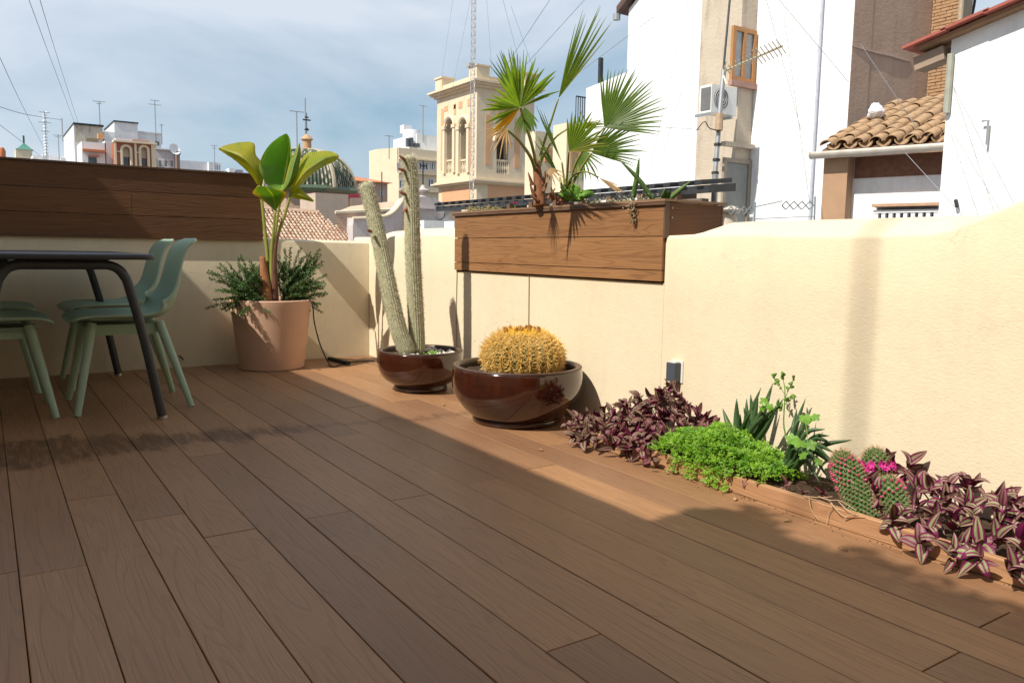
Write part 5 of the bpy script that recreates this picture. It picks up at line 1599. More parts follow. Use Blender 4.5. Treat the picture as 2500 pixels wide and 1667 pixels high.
# plastic bag and little aerial on that roof
bgp = gl(2010, 285, 1.5); 
bag = MB()
bm = bmesh.new(); bmesh.ops.create_icosphere(bm, subdivisions=3, radius=.13)
for v_ in bm.verts:
    v_.co = Vector((v_.co.x*1.5, v_.co.y*.9, v_.co.z*.7))*(1+random.gauss(0, .10))
    if v_.co.z > .03: v_.co.x = v_.co.x*.55+.05; v_.co.z *= 2.0
me = bpy.data.meshes.new('plastic_bag'); bm.to_mesh(me); bm.free(); me.materials.append(plain('bag_white', (.78, .78, .80), (.6, .6, .62), 20, .35, bstr=.8, bscale=14, bdist=.06))
me.polygons.foreach_set('use_smooth', [True]*len(me.polygons))
def roof_z(yl): return ZE+yl*RISE
o = link('plastic_bag', me); o.location = gm @ Vector((bgp.x, 1.5, roof_z(1.5)+.17)); o.rotation_euler = (0, .1, .6)
tag(o, 'crumpled white plastic bag lying on the clay tile roof', 'bag')

# --- white house F at the right
XF = 8.5
pa, pb = pl(2186, 92, 0, XF), pl(2352, 22, 0, XF)
sl = (pb.z-pa.z)/(pb.y-pa.y)
yn = -3.0
hf = thing('white_house', 'white rendered house with red tiled verge at the far side of the sunlit parapet', 'house', (10, 1, -14))
child(MB().prism([(pa.y, -14), (pa.y, pa.z), (1.2, pa.z+sl*(1.2-pa.y)), (yn, pa.z+sl*(1.2-pa.y)), (yn, -14)], (0, 1, 0), (0, 0, 1), (5, 0, 0), (XF, 0, 0)), 'wall', WHITE, hf)
dirv = Vector((0, -1, -sl)).normalized()
upv = Vector((0, -sl, 1)).normalized()
st0 = Vector((XF, pa.y+.30, pa.z-sl*-.30))+upv*.02
ln = 3.6
child(MB().obox(st0+dirv*ln/2+Vector((.6, 0, 0)), dirv*ln/2, (.72, 0, 0), upv*.022), 'eave_board', plain('eave_timber', (.30, .18, .10), (.22, .13, .08), 9, .9), hf)
for k in range(9):
    c = st0+dirv*(.42*k+.12)+upv*(.042+.012*(k % 2))
    child(MB().obox(c+Vector((.5, 0, .01*k*0)), dirv*.235, (.70, 0, 0), (upv+dirv*.05)*.014), 'verge_tile', TILR, hf)
child(MB().obox(st0+dirv*.10+Vector((.05, 0, -.13)), dirv*.16, (.10, 0, 0), upv*.07), 'corbel', plain('corbel_stone', (.32, .24, .18), None, 9, .9), hf)
ptf = [(XF-.03, pa.y-.02, pa.z-.15), (XF-.03, pa.y-.02, pa.z-.75)]
child(MB().tube(ptf, .035, 8), 'pipe_stub', plain('pipe_green', (.35, .36, .30), None, 9, .6), hf)
q_ = pl(2268, 305, 0, XF-.05)
child(MB().tube([q_+Vector((0, 0, -.12)), q_+Vector((0, 0, .12)), q_+Vector((0, .06, .12))], .012, 5), 'wall_hook', GALV, hf)
child(MB().tube([pl(2195, 460, 0, XF-.02), pl(2198, 475, 0, XF-.05)], .02, 5), 'wall_hook', IRON, hf)

# --- TV aerial on its pole
an = thing('tv_aerial', 'grey steel pole carrying a yagi television aerial behind the sunlit planter', 'aerial', at(1640, 500, 6.4)-Vector((0, 0, .6)))
foot = at(1640, 505, 6.4); head = at(1663, 160, 6.4); tip_ = at(1678, -20, 6.4)
GRYP = plain('pole_grey', (.36, .38, .41), (.28, .29, .31), 14, .45, .5, .4)
child(MB().tube([foot-Vector((0, 0, 1.2)), at(1643, 400, 6.4)], .026, 10), 'pole', GRYP, an, True)
child(MB().tube([at(1643, 400, 6.4), at(1655, 240, 6.4), head], .019, 8), 'pole', GRYP, an, True)
child(MB().tube([at(1658, 200, 6.4), tip_], .009, 6), 'pole', IRON, an, True)
for y in (290, 330, 365, 395, 425): child(MB().tube([at(1652-(y-290)*.085, y, 6.4), at(1652-(y-290)*.085-.5, y+5, 6.4)], .030, 8), 'clamp', IRON, an)
RUST = plain('rusty', (.35, .24, .15), (.45, .33, .22), 20, .8)
child(MB().tube([at(1651, 300, 6.37), at(1653, 262, 6.37)], .030, 8), 'clamp', RUST, an)
ALUB = plain('aerial_metal', (.55, .50, .36), (.45, .42, .34), 14, .45, .5, .5)
b0, b1 = at(1660, 166, 6.4), at(1797, 106, 6.0)
child(MB().tube([b0, b1], .009, 6), 'boom', ALUB, an)
bd = (b1-b0).normalized(); el_ = Vector((bd.y, -bd.x, 0)).normalized()
el_ = (el_*.9+Vector((0, 0, .45))).normalized()
for k in range(15):
    c = b0.lerp(b1, .08+.9*k/14); l = .05 if k < 8 else .085
    child(MB().tube([c-el_*l, c+el_*l], .0042, 4), 'element', ALUB, an)
for s in (-1, 1): child(MB().tube([at(1660, 168, 6.4), at(1668, 168+s*26, 6.35)], .007, 4), 'reflector', ALUB, an)
line('aerial_lead', [at(1652, 300, 6.36), at(1630, 295, 6.36), at(1618, 280, 6.36), at(1600, 300, 6.5)], .004, IRON, 'thin dark lead looping off the aerial pole', 'cable')

# --- mushroom chimney and scissor trellises
vc = thing('vent_chimney', 'squat plastered vent chimney with a conical cap just past the wooden planter', 'chimney', at(1668, 505, 6.2)-Vector((0, 0, .5)))
cb_ = at(1668, 500, 6.2)
pm = plain('old_plaster', (.55, .50, .43), (.45, .40, .34), 14, .9)
child(MB().lathe([(.085, -.55), (.085, -.02), (.075, .02), (.06, .03)], 20, cb_), 'shaft', pm, vc, True)
child(MB().lathe([(.10, .045), (.125, .05), (.13, .058), (.08, .078), (.035, .098), (.001, .10)], 20, cb_), 'cap', pm, vc, True)
for k in range(4):
    a = k*1.57+.6; child(MB().box((cb_.x+.05*math.cos(a)-.012, cb_.y+.05*math.sin(a)-.012, cb_.z+.028), (cb_.x+.05*math.cos(a)+.012, cb_.y+.05*math.sin(a)+.012, cb_.z+.048)), 'cap_foot', pm, vc)
ZS = plain('trellis_metal', (.22, .26, .28), None, 9, .5)
def trellis(label, x0, x1, yt, yb, Z):
    c0, c1 = at(x0, yt, Z), at(x1, yt, Z); h_ = (at(x0, yt, Z)-at(x0, yb, Z)).length
    t = thing('scissor_trellis', label, 'trellis', at((x0+x1)/2, 510, Z)-Vector((0, 0, .3)), group='scissor trellises over the parapet')
    n = 4
    for k in range(n+1):
        for s in (0, 1):
            a = c0.lerp(c1, max(0, (k-.5)/n)); b_ = c0.lerp(c1, min(1, (k+.5)/n))
            za, zb = (0, -h_) if s else (-h_, 0)
            if k == 0: za = -h_/2
            if k == n: zb = -h_/2
            child(MB().tube([a+Vector((0, 0, za))+CF*(.006*s), b_+Vector((0, 0, zb))+CF*(.006*s)], .0055, 4), 'slat', ZS, t)
    child(MB().tube([at(x1+2, yt-10, Z), at(x1, 525, Z)], .008, 5), 'post', ZS, t)
    return t
trellis('scissor trellis of grey lattice close to the vent chimney', 1672, 1732, 474, 492, 6.0)
trellis('scissor trellis of grey lattice in front of the drainpipe on the white wall', 1797, 1870, 462, 481, 6.6)
line('trellis_wire', [at(1732, 476, 6.0), at(1797, 462, 6.6)], .004, ZS, 'thin wire stretched between the two scissor trellises', 'wire')
line('trellis_wire', [at(1732, 503, 6.0), at(1870, 497, 6.6)], .003, ZS, 'thin low wire running below the two scissor trellises', 'wire')

# --- bell tower
XT, YT = 31.0, 51.4
y2, x2t = 57.6, 36.2
tw_ = thing('bell_tower', 'cream bell tower with arched openings, salmon panels and balustrades', 'tower', ((XT+x2t)/2, (YT+y2)/2, -14))
def zat(px_, py_): return pl(px_, py_, 0, XT).z
zc0, zc1 = 6.15, 12.95
lops = []
for a, b_ in ((540, 588), (638, 686)):
    xa_, xb_ = z3(a, 1000)[0], z3(b_, 1000)[0]
    ya, yb_ = pl(xa_, 350, 0, XT).y, pl(xb_, 350, 0, XT).y
    zb_ = pl(*z3((a+b_)/2, 1205), 0, XT).z; zs_ = pl(*z3((a+b_)/2, 885), 0, XT).z
    lops.append((min(ya, yb_), max(ya, yb_), zb_, zs_))
mb = MB(); arched(mb, YT, y2, zc0, zc1-.15, lops, 0, XT, .7)
rops = []
a, b_ = pl(*z3(890, 1050), 1, YT), pl(*z3(974, 1050), 1, YT)
rops.append((a.x, b_.x, pl(*z3(930, 1210), 1, YT).z, pl(*z3(930, 990), 1, YT).z))
arched(mb, XT, x2t, zc0, zc1-.15, rops, 1, YT, .7)
mb.face([(x2t, YT, zc0), (x2t, y2, zc0), (x2t, y2, zc1), (x2t, YT, zc1)]); mb.face([(XT, y2, zc0), (x2t, y2, zc0), (x2t, y2, zc1), (XT, y2, zc1)])
mb.face([(XT, YT, zc1-.16), (x2t, YT, zc1-.16), (x2t, y2, zc1-.16), (XT, y2, zc1-.16)])
mb.face([(XT, YT, zc0+.05), (x2t, YT, zc0+.05), (x2t, y2, zc0+.05), (XT, y2, zc0+.05)])
child(mb, 'belfry_wall', TAN, tw_)
core = MB().box((XT+1.6, YT+1.6, zc0), (x2t-1, y2-1.2, zc1-.2))  # brown box puts the shade of the hollow belfry into a colour
child(core, 'shade_core', plain('belfry_shade', (.34, .27, .20), None, 3, .9), tw_)
child(MB().box((XT+.12, YT+.12, -14), (x2t-.12, y2-.12, zc0-.32)), 'shaft', TAN, tw_)
for z, h_, o_ in ((zc0-.32, .14, .22), (zc0-.18, .12, .38), (zc0-.06, .10, .16), (zc1-.15, .18, .20), (zc1+.03, .16, .42), (zc1+.19, .14, .60)):
    child(MB().box((XT-o_, YT-o_, z), (x2t+o_, y2+o_, z+h_)), 'cornice', TAN, tw_)
child(MB().box((XT-.05, YT-.05, zc1+.331), (x2t+.05, y2+.05, zc1+.75)), 'parapet', TAN, tw_)
for (x, y) in ((XT, YT), (XT, y2-.9), (x2t-.9, YT)):
    child(MB().box((x-.12, y-.12, zc1+.332), (x+1.0, y+1.0, zc1+1.35)), 'corner_pier', TAN, tw_)
    child(MB().box((x-.2, y-.2, zc1+1.351), (x+1.08, y+1.08, zc1+1.48)), 'pier_cap', TAN, tw_)
# mouldings round the arches
for (ya, yb_, zb_, zs_) in lops:
    r = (yb_-ya)/2; cy = (ya+yb_)/2
    child(MB().tube([(XT-.03, cy+(r+.22)*math.cos(math.pi*k/16), zs_+(r+.22)*math.sin(math.pi*k/16)) for k in range(17)], .16, 6), 'arch_moulding', CRM2, tw_, True)
    for yy in (ya-.22, yb_+.22):
        child(MB().box((XT-.14, yy-.17, zb_-.02), (XT-.004, yy+.17, zs_)), 'pilaster', CRM2, tw_)
        child(MB().box((XT-.2, yy-.26, zs_-.15), (XT-.005, yy+.26, zs_+.12)), 'impost', TAN, tw_)
    child(MB().box((XT+.05, ya, zb_+.92), (XT+.25, yb_, zb_+1.05)), 'balustrade_rail', TAN, tw_)
    for k in range(4):
        yy = ya+(yb_-ya)*(k+.5)/4
        child(MB().lathe([(.07, 0), (.05, .2), (.10, .45), (.05, .75), (.07, .92)], 8, (XT+.15, yy, zb_)), 'baluster', CRM2, tw_, True)
for (xa_, xb_, zb_, zs_) in rops:
    r = (xb_-xa_)/2; cx = (xa_+xb_)/2
    child(MB().tube([(cx+(r+.22)*math.cos(math.pi*k/16), YT-.03, zs_+(r+.22)*math.sin(math.pi*k/16)) for k in range(17)], .16, 6), 'arch_moulding', CRM2, tw_, True)
    child(MB().box((xa_, YT+.05, zb_+.92), (xb_, YT+.25, zb_+1.05)), 'balustrade_rail', TAN, tw_)
    for k in range(6):
        xx = xa_+(xb_-xa_)*(k+.5)/6
        child(MB().lathe([(.07, 0), (.05, .2), (.10, .45), (.05, .75), (.07, .92)], 8, (xx, YT+.15, zb_)), 'baluster', CRM2, tw_, True)
def tpanel(zx0, zy0, zx1, zy1, ax, val):
    x0, y0_ = z3(zx0, zy0); x1, y1_ = z3(zx1, zy1)
    child(pbox(x0, y0_, x1, y1_, ax, val, -.002, .03), 'salmon_panel', SALM, tw_)
for q in ((812, 800, 850, 1150), (1016, 830, 1052, 1172)): tpanel(*q, 1, YT)
for q in ((505, 760, 522, 1180), (596, 730, 608, 800), (527, 740, 552, 775), (590, 725, 608, 760), (628, 708, 652, 755), (690, 690, 708, 740), (705, 780, 716, 1150)): tpanel(*q, 0, XT)
for q in ((512, 1312, 705, 1400),): tpanel(*q, 0, XT+.12)
for q in ((830, 1300, 1090, 1400),): tpanel(*q, 1, YT+.12)
BELL = plain('bell_bronze', (.10, .09, .07), None, 9, .5, .5, .6)
for (ya, yb_, zb_, zs_) in lops:
    child(MB().lathe([(.42, 0), (.34, .12), (.26, .45), (.20, .7), (.05, .8)], 16, (XT+.9, (ya+yb_)/2, zs_-1.9)), 'bell', BELL, tw_, True)
child(MB().lathe([(.42, 0), (.34, .12), (.26, .45), (.20, .7), (.05, .8)], 16, ((rops[0][0]+rops[0][1])/2, YT+.9, rops[0][3]-1.5)), 'bell', BELL, tw_, True)

# --- lattice radio mast in front of it
LM = plain('mast_steel', (.42, .43, .45), (.50, .45, .42), 3, .5, .5, .4)
mz = 36.0
mbase, mtop = at(1084, 470, mz), at(1091, -60, mz)
lm = thing('lattice_mast', 'tall slender steel lattice radio mast in front of the bell tower', 'mast', (mbase.x, mbase.y, -2))
mx0 = Vector((mbase.x, mbase.y, 0)); H0, H1 = 1.5, at(1091, -160, mz).z
rr = .115; cs = [mx0+Vector((rr*math.cos(a), rr*math.sin(a), 0)) for a in (.3, 2.39, 4.49)]
for c in cs: child(MB().tube([c+Vector((0, 0, H0-4)), c+Vector((0, 0, H1))], .016, 5), 'upright', LM, lm)
br = MB(); z = H0; k = 0
while z < H1-.4:
    for i in range(3): br.tube([cs[i]+Vector((0, 0, z)), cs[(i+1) % 3]+Vector((0, 0, z+.34))], .009, 4, cap=False)
    for i in range(3): br.tube([cs[i]+Vector((0, 0, z)), cs[(i+1) % 3]+Vector((0, 0, z))], .008, 4, cap=False)
    z += .34
child(br, 'lattice', LM, lm)['kind'] = 'stuff'
cw = at(1083, 150, mz-.1)
child(MB().box((cw.x-.2, cw.y-.15, cw.z-.1), (cw.x+.1, cw.y+.15, cw.z+.06)), 'equipment_box', LM, lm)
GW = plain('guy_wire', (.35, .36, .38), None, 9, .6)
for x0, y0_, x1, y1_, dz in [(1040, 0, 1000, 280, 0), (1072, 40, 1040, 200, -1), (1190, 60, 1240, 200, 2), (1118, 0, 1130, 170, 1), (1155, 0, 1200, 170, 3)]:
    a = at(x0, y0_, mz+dz); b_ = at(x1, y1_, mz+dz*2)
    child(MB().tube([a-(b_-a)*.3, b_], .008, 3, cap=False), 'guy_wire', GW, lm)
line('guy_wire', [at(1352, -10, 20), at(1180, 180, 24)], .008, GW, 'thin guy wire crossing the sky steeply above the palm beside the bell tower', 'wire')
line('guy_wire', [at(1270, -10, 24), at(1150, 170, 28)], .009, GW, 'thin guy wire crossing the sky to the top of the bell tower', 'wire')
line('guy_wire', [at(1500, 40, 16), at(1300, 190, 20)], .006, GW, 'thin guy wire running from the white house eave behind the tall palm leaf', 'wire')

# --- cream house behind the palm with a roof rail
hk = thing('cream_house', 'pale cream house half hidden behind the fan palm, with a roof rail', 'house', (21, 26, -14))
child(pbox(1228, 305, 1300, 500, 1, 30.0, .8, 0, -14), 'wall', CRM2, hk)
child(pbox(1300, 285, 1350, 500, 1, 28.0, 1, 0, -14), 'wall', CRM2, hk)
u0, u1, za, zb = fr(1326, 222, 1346, 275, 1, 27.9)
for k in range(5):
    x = u0+(u1-u0)*k/4; child(MB().tube([(x, 28.0, za-.2), (x, 28.0, zb)], .025, 4), 'rail_post', IRON, hk)
child(MB().tube([(u0, 28.0, zb), (u1+.5, 28.0, zb)], .03, 4), 'rail', IRON, hk)
for q in ((1308, 345, 1332, 395), (1250, 340, 1266, 372)): window(hk, *q, 1, 28.0 if q[0] > 1290 else 30.0, SALM, plain('blind_amber', (.55, .40, .20), None, 5, .7), .12, 0)
ch_ = pl(1380, 190, 0, XA+1.0)
o = MB().tube([(ch_.x, ch_.y, ch_.z-1.2), (pl(1380, 134, 0, XA+1.0))], .07, 8).build('flue_pipe', IRON, smooth=True)
tag(o, 'black flue pipe standing on the lower roof of the white house', 'flue')

# --- modern cream block with white round turret
YM = 78.0
mo = thing('apartment_block', 'cream modern apartment block with a white rounded rooftop turret', 'building', (pl(940, 400, 1, YM).x, YM, -14))
u0, u1, za, zb = fr(892, 342, 1003, 560, 1, YM)
child(MB().box((u0+1.2, YM, -14), (u1+3, YM+5, zb)), 'wall', CRM2, mo)
child(MB().prism([(u0+1.2, YM+.001), (u0, YM+3), (u0, YM+5), (u0+1.2, YM+5)], (1, 0, 0), (0, 1, 0), (0, 0, zb+14), (0, 0, -14)), 'wall', CRM2, mo)
tc_ = pl(948, 340, 1, YM+3); rt_ = (pl(966, 340, 1, YM+3).x-pl(928, 340, 1, YM+3).x)/2
ztt = pl(948, 304, 1, YM+3).z
child(MB().lathe([(rt_, 0), (rt_, ztt-zb), (rt_*.96, ztt-zb+.2), (.01, ztt-zb+.25)], 28, (tc_.x, YM+3.2, zb)), 'turret', WHITE, mo, True)
child(MB().box((tc_.x, YM+2.0, zb+.001), (u1+3, YM+8, ztt-.3)), 'penthouse', WHITE, mo)
for q in ((933, 318, 938, 338), (940, 317, 947, 338)):
    child(pbox(*q, 1, YM+3-rt_*.80, .2, .25), 'window', GLASS, mo)
child(pbox(951, 330, 962, 339, 1, YM+3-rt_*.9, .2, .25), 'window', GLASS, mo)
for q in ((961, 372, 984, 392), (986, 372, 1000, 392)): window(mo, *q, 1, YM, GREYW, GLASS, .12, 2)
for q in ((911, 374, 917, 392), (920, 374, 930, 392), (982, 410, 996, 432), (916, 412, 930, 434)): window(mo, *q, 1, YM, GREYW, GLASS, .12, 1)
for y in (366, 398, 438):
    u0b, u1b, z0b, z1b = fr(892, y-1.5, 1003, y+1.5, 1, YM)
    child(MB().box((u0+1.25, YM-.35, z0b), (u1+3, YM-.003, z1b)), 'string_course', CRM2, mo)
child(MB().box((tc_.x-.6, YM+4, ztt), (tc_.x+.4, YM+5, ztt+.9)), 'chimney', GREYW, mo)

# --- orange roofed house
YO = 66.0
ho = thing('orange_roof_house', 'pink house with an orange tiled hip roof between the dome and the cream block', 'house', (pl(845, 430, 1, YO).x, YO, -14))
u0, u1, za, zb = fr(806, 418, 890, 560, 1, YO)
child(MB().box((u0, YO, -14), (u1, YO+8, zb)), 'wall', stucco('pink_render', (.55, .42, .36), (.5, .38, .33), bs=.1), ho)
zr_ = pl(838, 406, 1, YO+4).z
rfm = MB()
A_, B_, C_, D_ = Vector((u0-.4, YO-.4, zb)), Vector((u1+.4, YO-.4, zb)), Vector((u1+.4, YO+8.4, zb)), Vector((u0-.4, YO+8.4, zb))
E1, E2 = Vector((u0+1.5, YO+4, zr_)), Vector((u1-2.2, YO+4, zr_))
for f_ in ([A_, B_, E2, E1], [B_, C_, E2], [C_, D_, E1, E2], [D_, A_, E1], [D_, C_, B_, A_]): rfm.face(f_)
child(rfm, 'roof', TILO, ho)
for q in ((826, 440, 834, 452), (850, 441, 858, 452), (872, 438, 880, 450)): window(ho, *q, 1, YO, GREYW, GLASS, .1, 0)
p_ = pl(877, 395, 1, YO-2)
line('aerial_pole', [Vector((p_.x, p_.y, p_.z-4)), p_], .05, IRON, 'black pole beside the orange roofed house', 'pole')

# --- church: dome, nave roof, curved gable
YD = 62.0
dc = pl(706, 400, 1, YD); RD = 3.55
dm = thing('church_dome', 'green tiled octagonal church dome with lantern and weathervane', 'dome', (dc.x, YD, -14))
zb_ = pl(706, 436, 1, YD).z; zt_ = pl(706, 346, 1, YD).z
HD = zt_-zb_
ribs = MB(); nseg = 14
def dprof(s):                           # radius and height along the dome
    r = RD*1.06*math.cos(s*math.pi/2)**.78 if s < 1 else 0
    return max(r, .35), HD*math.sin(s*math.pi/2)
panel = MB(); tl = MB()
for k in range(8):
    a0, a1 = math.pi*2*k/8+.22, math.pi*2*(k+1)/8+.22
    prev = None
    for j in range(nseg+1):
        r, h_ = dprof(j/nseg*.97)
        p0 = Vector((dc.x+r*math.cos(a0), YD+r*math.sin(a0), zb_+h_)); p1 = Vector((dc.x+r*math.cos(a1), YD+r*math.sin(a1), zb_+h_))
        if prev:
            panel.face([prev[0], prev[1], p1, p0])
        prev = (p0, p1)
    nrib = 10
    for q in range(1, nrib):
        pts = []
        for j in range(nseg+1):
            r, h_ = dprof(j/nseg*.97)
            p0 = Vector((r*math.cos(a0), r*math.sin(a0), h_)); p1 = Vector((r*math.cos(a1), r*math.sin(a1), h_))
            pts.append(p0.lerp(p1, q/nrib)+Vector((dc.x, YD, zb_)))
        for j in range(nseg):
            tl.cm = 1 if (j+q) % 2 and random.random() < .55 else 0
            tl.tube(pts[j:j+2], .085, 4, cap=False)
    pts = []
    for j in range(nseg+1):
        r, h_ = dprof(j/nseg*.97); pts.append(Vector((dc.x+r*math.cos(a0), YD+r*math.sin(a0), zb_+h_)))
    ribs.tube(pts, .16, 6)
child(panel, 'dome_shell', plain('dome_glaze', (.06, .075, .05), (.12, .105, .07), 3, .5), dm)
child(tl, 'dome_tiles', [GREEN, CWHITE], dm)['kind'] = 'stuff'
child(ribs, 'dome_ribs', CWHITE, dm)['kind'] = 'stuff'
child(MB().lathe([(RD*1.16, -.35), (RD*1.18, -.1), (RD*1.1, .15), (RD*.9, .2)], 8, (dc.x, YD, zb_)), 'eave_ring', GREEN, dm)
child(MB().lathe([(RD*1.02, -10), (RD*1.02, -.35), (RD*1.1, -.34)], 8, (dc.x, YD, zb_)), 'drum', stucco('drum_stone', (.42, .30, .22), (.36, .26, .19), (.22, .16, .12), bs=.2, sc=6), dm)
child(MB().lathe([(.62, 0), (.5, .2), (.34, .28), (.34, .85), (.48, .95), (.38, 1.1), (.14, 1.3), (.01, 1.4)], 12, (dc.x, YD, zt_-.1)), 'lantern', stucco('lantern_stone', (.50, .32, .18), (.45, .28, .16), bs=.2, sc=6), dm, True)
zv = zt_+1.2
child(MB().tube([(dc.x, YD, zv), (dc.x, YD, zv+1.7)], .03, 5), 'weathervane_rod', IRON, dm)
for z_, w__ in ((zv+.4, .18), (zv+1.15, .32), (zv+1.35, .15)):
    child(MB().box((dc.x-w__, YD-.03, z_-.05), (dc.x+w__, YD+.03, z_+.05)), 'weathervane_arm', IRON, dm)
child(MB().lathe([(.01, -.14), (.14, 0), (.01, .14)], 10, (dc.x, YD, zv+.45)), 'weathervane_ball', IRON, dm, True)
# nave roof: rows of barrel tiles
def barrel_roof(name, label, x0, x1, ye, yr, ze, zr0, zr1, hip, sp, mat, mat2):
    t = thing(name, label, 'roof', ((x0+x1)/2, ye, -14))
    n = int((x1-x0)/sp)
    cov, bed_ = MB(), MB()
    for k in range(n+1):
        x = x0+sp*k; f = k/n
        xr_ = min(x, x1-hip*1.0) if x > x1-hip else x
        top = 1.0
        if x > x1-hip: top = 1-(x-(x1-hip))/hip
        if top < .05: continue
        zr_ = zr0+(zr1-zr0)*f
        a = Vector((x, ye, ze)); b_ = Vector((x, ye+(yr-ye)*top, ze+(zr_-ze)*top))
        m = 12
        for j in range(m):
            p, q = a.lerp(b_, j/m), a.lerp(b_, (j+1)/m)
            cov.cm = random.choice((0, 0, 1, 2))
            cov.tube([p+Vector((random.gauss(0, .008), 0, .05)), q+Vector((random.gauss(0, .008), 0, .03))], [sp*.33, sp*.27], 6, cap=False)
    bed_.face([(x0, ye, ze-.02), (x1, ye, ze-.02), (x1-hip, yr, zr1-.02), (x0, yr, zr0-.02)])
    bed_.face([(x0, ye, -14), (x1, ye, -14), (x1, ye, ze-.02), (x0, ye, ze-.02)])
    bed_.face([(x1, ye, ze-.02), (x1, yr+5, ze-.02), (x1-hip, yr, zr1-.02)])
    child(bed_, 'roof_bed', mat2, t, recalc=False)
    c_ = child(cov, 'tiles', [mat, plain('church_tile_pale', (.52, .38, .28), (.45, .33, .24), 9, .9), plain('church_tile_dark', (.36, .21, .14), (.42, .26, .18), 9, .9)], t, True); c_['kind'] = 'stuff'
    child(MB().tube([(x0, yr, zr0+.05), (x1-hip, yr, zr1+.05)], .16, 6), 'ridge', mat, t, True)
    return t
BEDM = plain('tile_channel', (.20, .12, .085), None, 9, .95)
YN = 38.0
e0 = pl(560, 560, 1, YN); e1 = pl(834, 548, 1, YN)
r0, r1 = pl(560, 476, 1, YN+3.4), pl(795, 494, 1, YN+3.4)
barrel_roof('nave_roof', 'low church roof of pinkish barrel tiles seen over the back parapet', e0.x, e1.x, YN, YN+3.4, min(e0.z, e1.z), r0.z, r1.z, 1.1, .205, TILP, BEDM)
nr2 = thing('nave_roof', 'narrow church roof ridge of tan tiles leading to the curved gable', 'roof', (pl(850, 470, 1, 44).x, 44, -14))
mbr = MB(); A1, A2, A3, A4 = pl(770, 488, 1, 43), pl(905, 482, 1, 43), pl(905, 462, 1, 45.5), pl(805, 474, 1, 45.5)
mbr.face([A1, A2, A3, A4]); mbr.face([A1+Vector((0, 0, -1.2)), A2+Vector((0, 0, -8)), A2, A1])
child(mbr, 'roof', TILP, nr2)
child(MB().tube([A1, A2], .10, 5), 'eave', CRM2, nr2)
child(pbox(725, 445, 800, 520, 1, 50, 3, 0, -14), 'wall', stucco('church_wall', (.50, .40, .32), (.45, .36, .29), (.3, .22, .17), bs=.2, sc=5), nr2)
pr_ = pl(832, 512, 1, 42)
child(pbox(812, 500, 835, 560, 1, 42, 1.2, 0, -14), 'pier', LAV, nr2)
YG = 36.0
gb = thing('church_gable', 'curved baroque church gable with a swooping coping and stone finial', 'gable', (pl(950, 500, 1, YG).x, YG, -14))
def g2(zx, zy): p = pl(*z2(zx, zy), 1, YG); return (p.x, p.z)
prof_ = [g2(1290, 1100), g2(1300, 1045), g2(1420, 1040), g2(1500, 1030), g2(1560, 1020), g2(1610, 985), g2(1650, 935), g2(1680, 890), g2(1720, 880), g2(1800, 878), g2(1912, 885), g2(1935, 905), g2(1990, 935), g2(1990, 1100)]
prof_ = [(prof_[0][0], -14)]+prof_+[(prof_[-1][0], -14)]
child(MB().prism(prof_, (1, 0, 0), (0, 0, 1), (0, .6, 0), (0, YG, 0)), 'wall', LAV, gb)
cop = [Vector((g2(x, y)[0], YG-.02, g2(x, y)[1])) for x, y in [(1290, 1045), (1420, 1038), (1500, 1030), (1560, 1018), (1610, 985), (1650, 935), (1682, 886)]]
child(MB().tube(catmull(cop, 24), .09, 6), 'coping', CRM2, gb, True)
child(MB().box((g2(1690, 0)[0], YG-.15, g2(1, 884)[1]), (g2(1920, 0)[0], YG+.75, g2(1, 872)[1])), 'cornice', LAV, gb)
c_ = g2(1848, 800)
ped = [(-.95, 0), (-.85, .25), (-.62, .62), (-.35, .85), (0, .95), (.35, .85), (.62, .62), (.85, .25), (.95, 0)]
zped = g2(1, 872)[1]
sc_ = (g2(1912, 800)[0]-g2(1795, 800)[0])/2
child(MB().prism([(a*sc_, b_*sc_*1.2) for a, b_ in ped], (1, 0, 0), (0, 0, 1), (0, .5, 0), (c_[0], YG+.05, zped)), 'pediment', LAV, gb)
zf_ = zped+sc_*1.1
child(MB().lathe([(.28, 0), (.30, .08), (.16, .14), (.14, .3), (.34, .36), (.36, .42), (.15, .5), (.10, .62), (.01, .7)], 12, (c_[0], YG+.3, zf_)), 'finial', LAV, gb, True)
child(MB().tube([(c_[0], YG+.3, zf_+.6), (c_[0], YG+.3, g2(1848, 598)[1])], .035, 5), 'cross_rod', IRON, gb)
zc_ = g2(1848, 640)[1]
child(MB().box((c_[0]-.18, YG+.27, zc_-.03), (c_[0]+.18, YG+.33, zc_+.03)), 'cross_arm', IRON, gb)
child(MB().tube([(g2(1690, 0)[0]-.02, YG-.1, -3), (g2(1690, 0)[0]-.02, YG-.1, g2(1, 890)[1])], .09, 6), 'brick_quoin', BRK2, gb)
child(pbox(*z2(1835, 1062), *z2(1985, 1110), 1, YG-2, 1.0, 0, -14), 'white_annex', WHITE, gb)
rb = MB().obox(pl(*z2(1310, 873), 1, 55), (.9, 0, .08), (0, .5, 0), (0, 0, .12)).build('red_awning', plain('awning_red', (.45, .05, .08), None, 9, .7))
tag(rb, 'small folded red awning on the terrace beside the dome', 'awning')

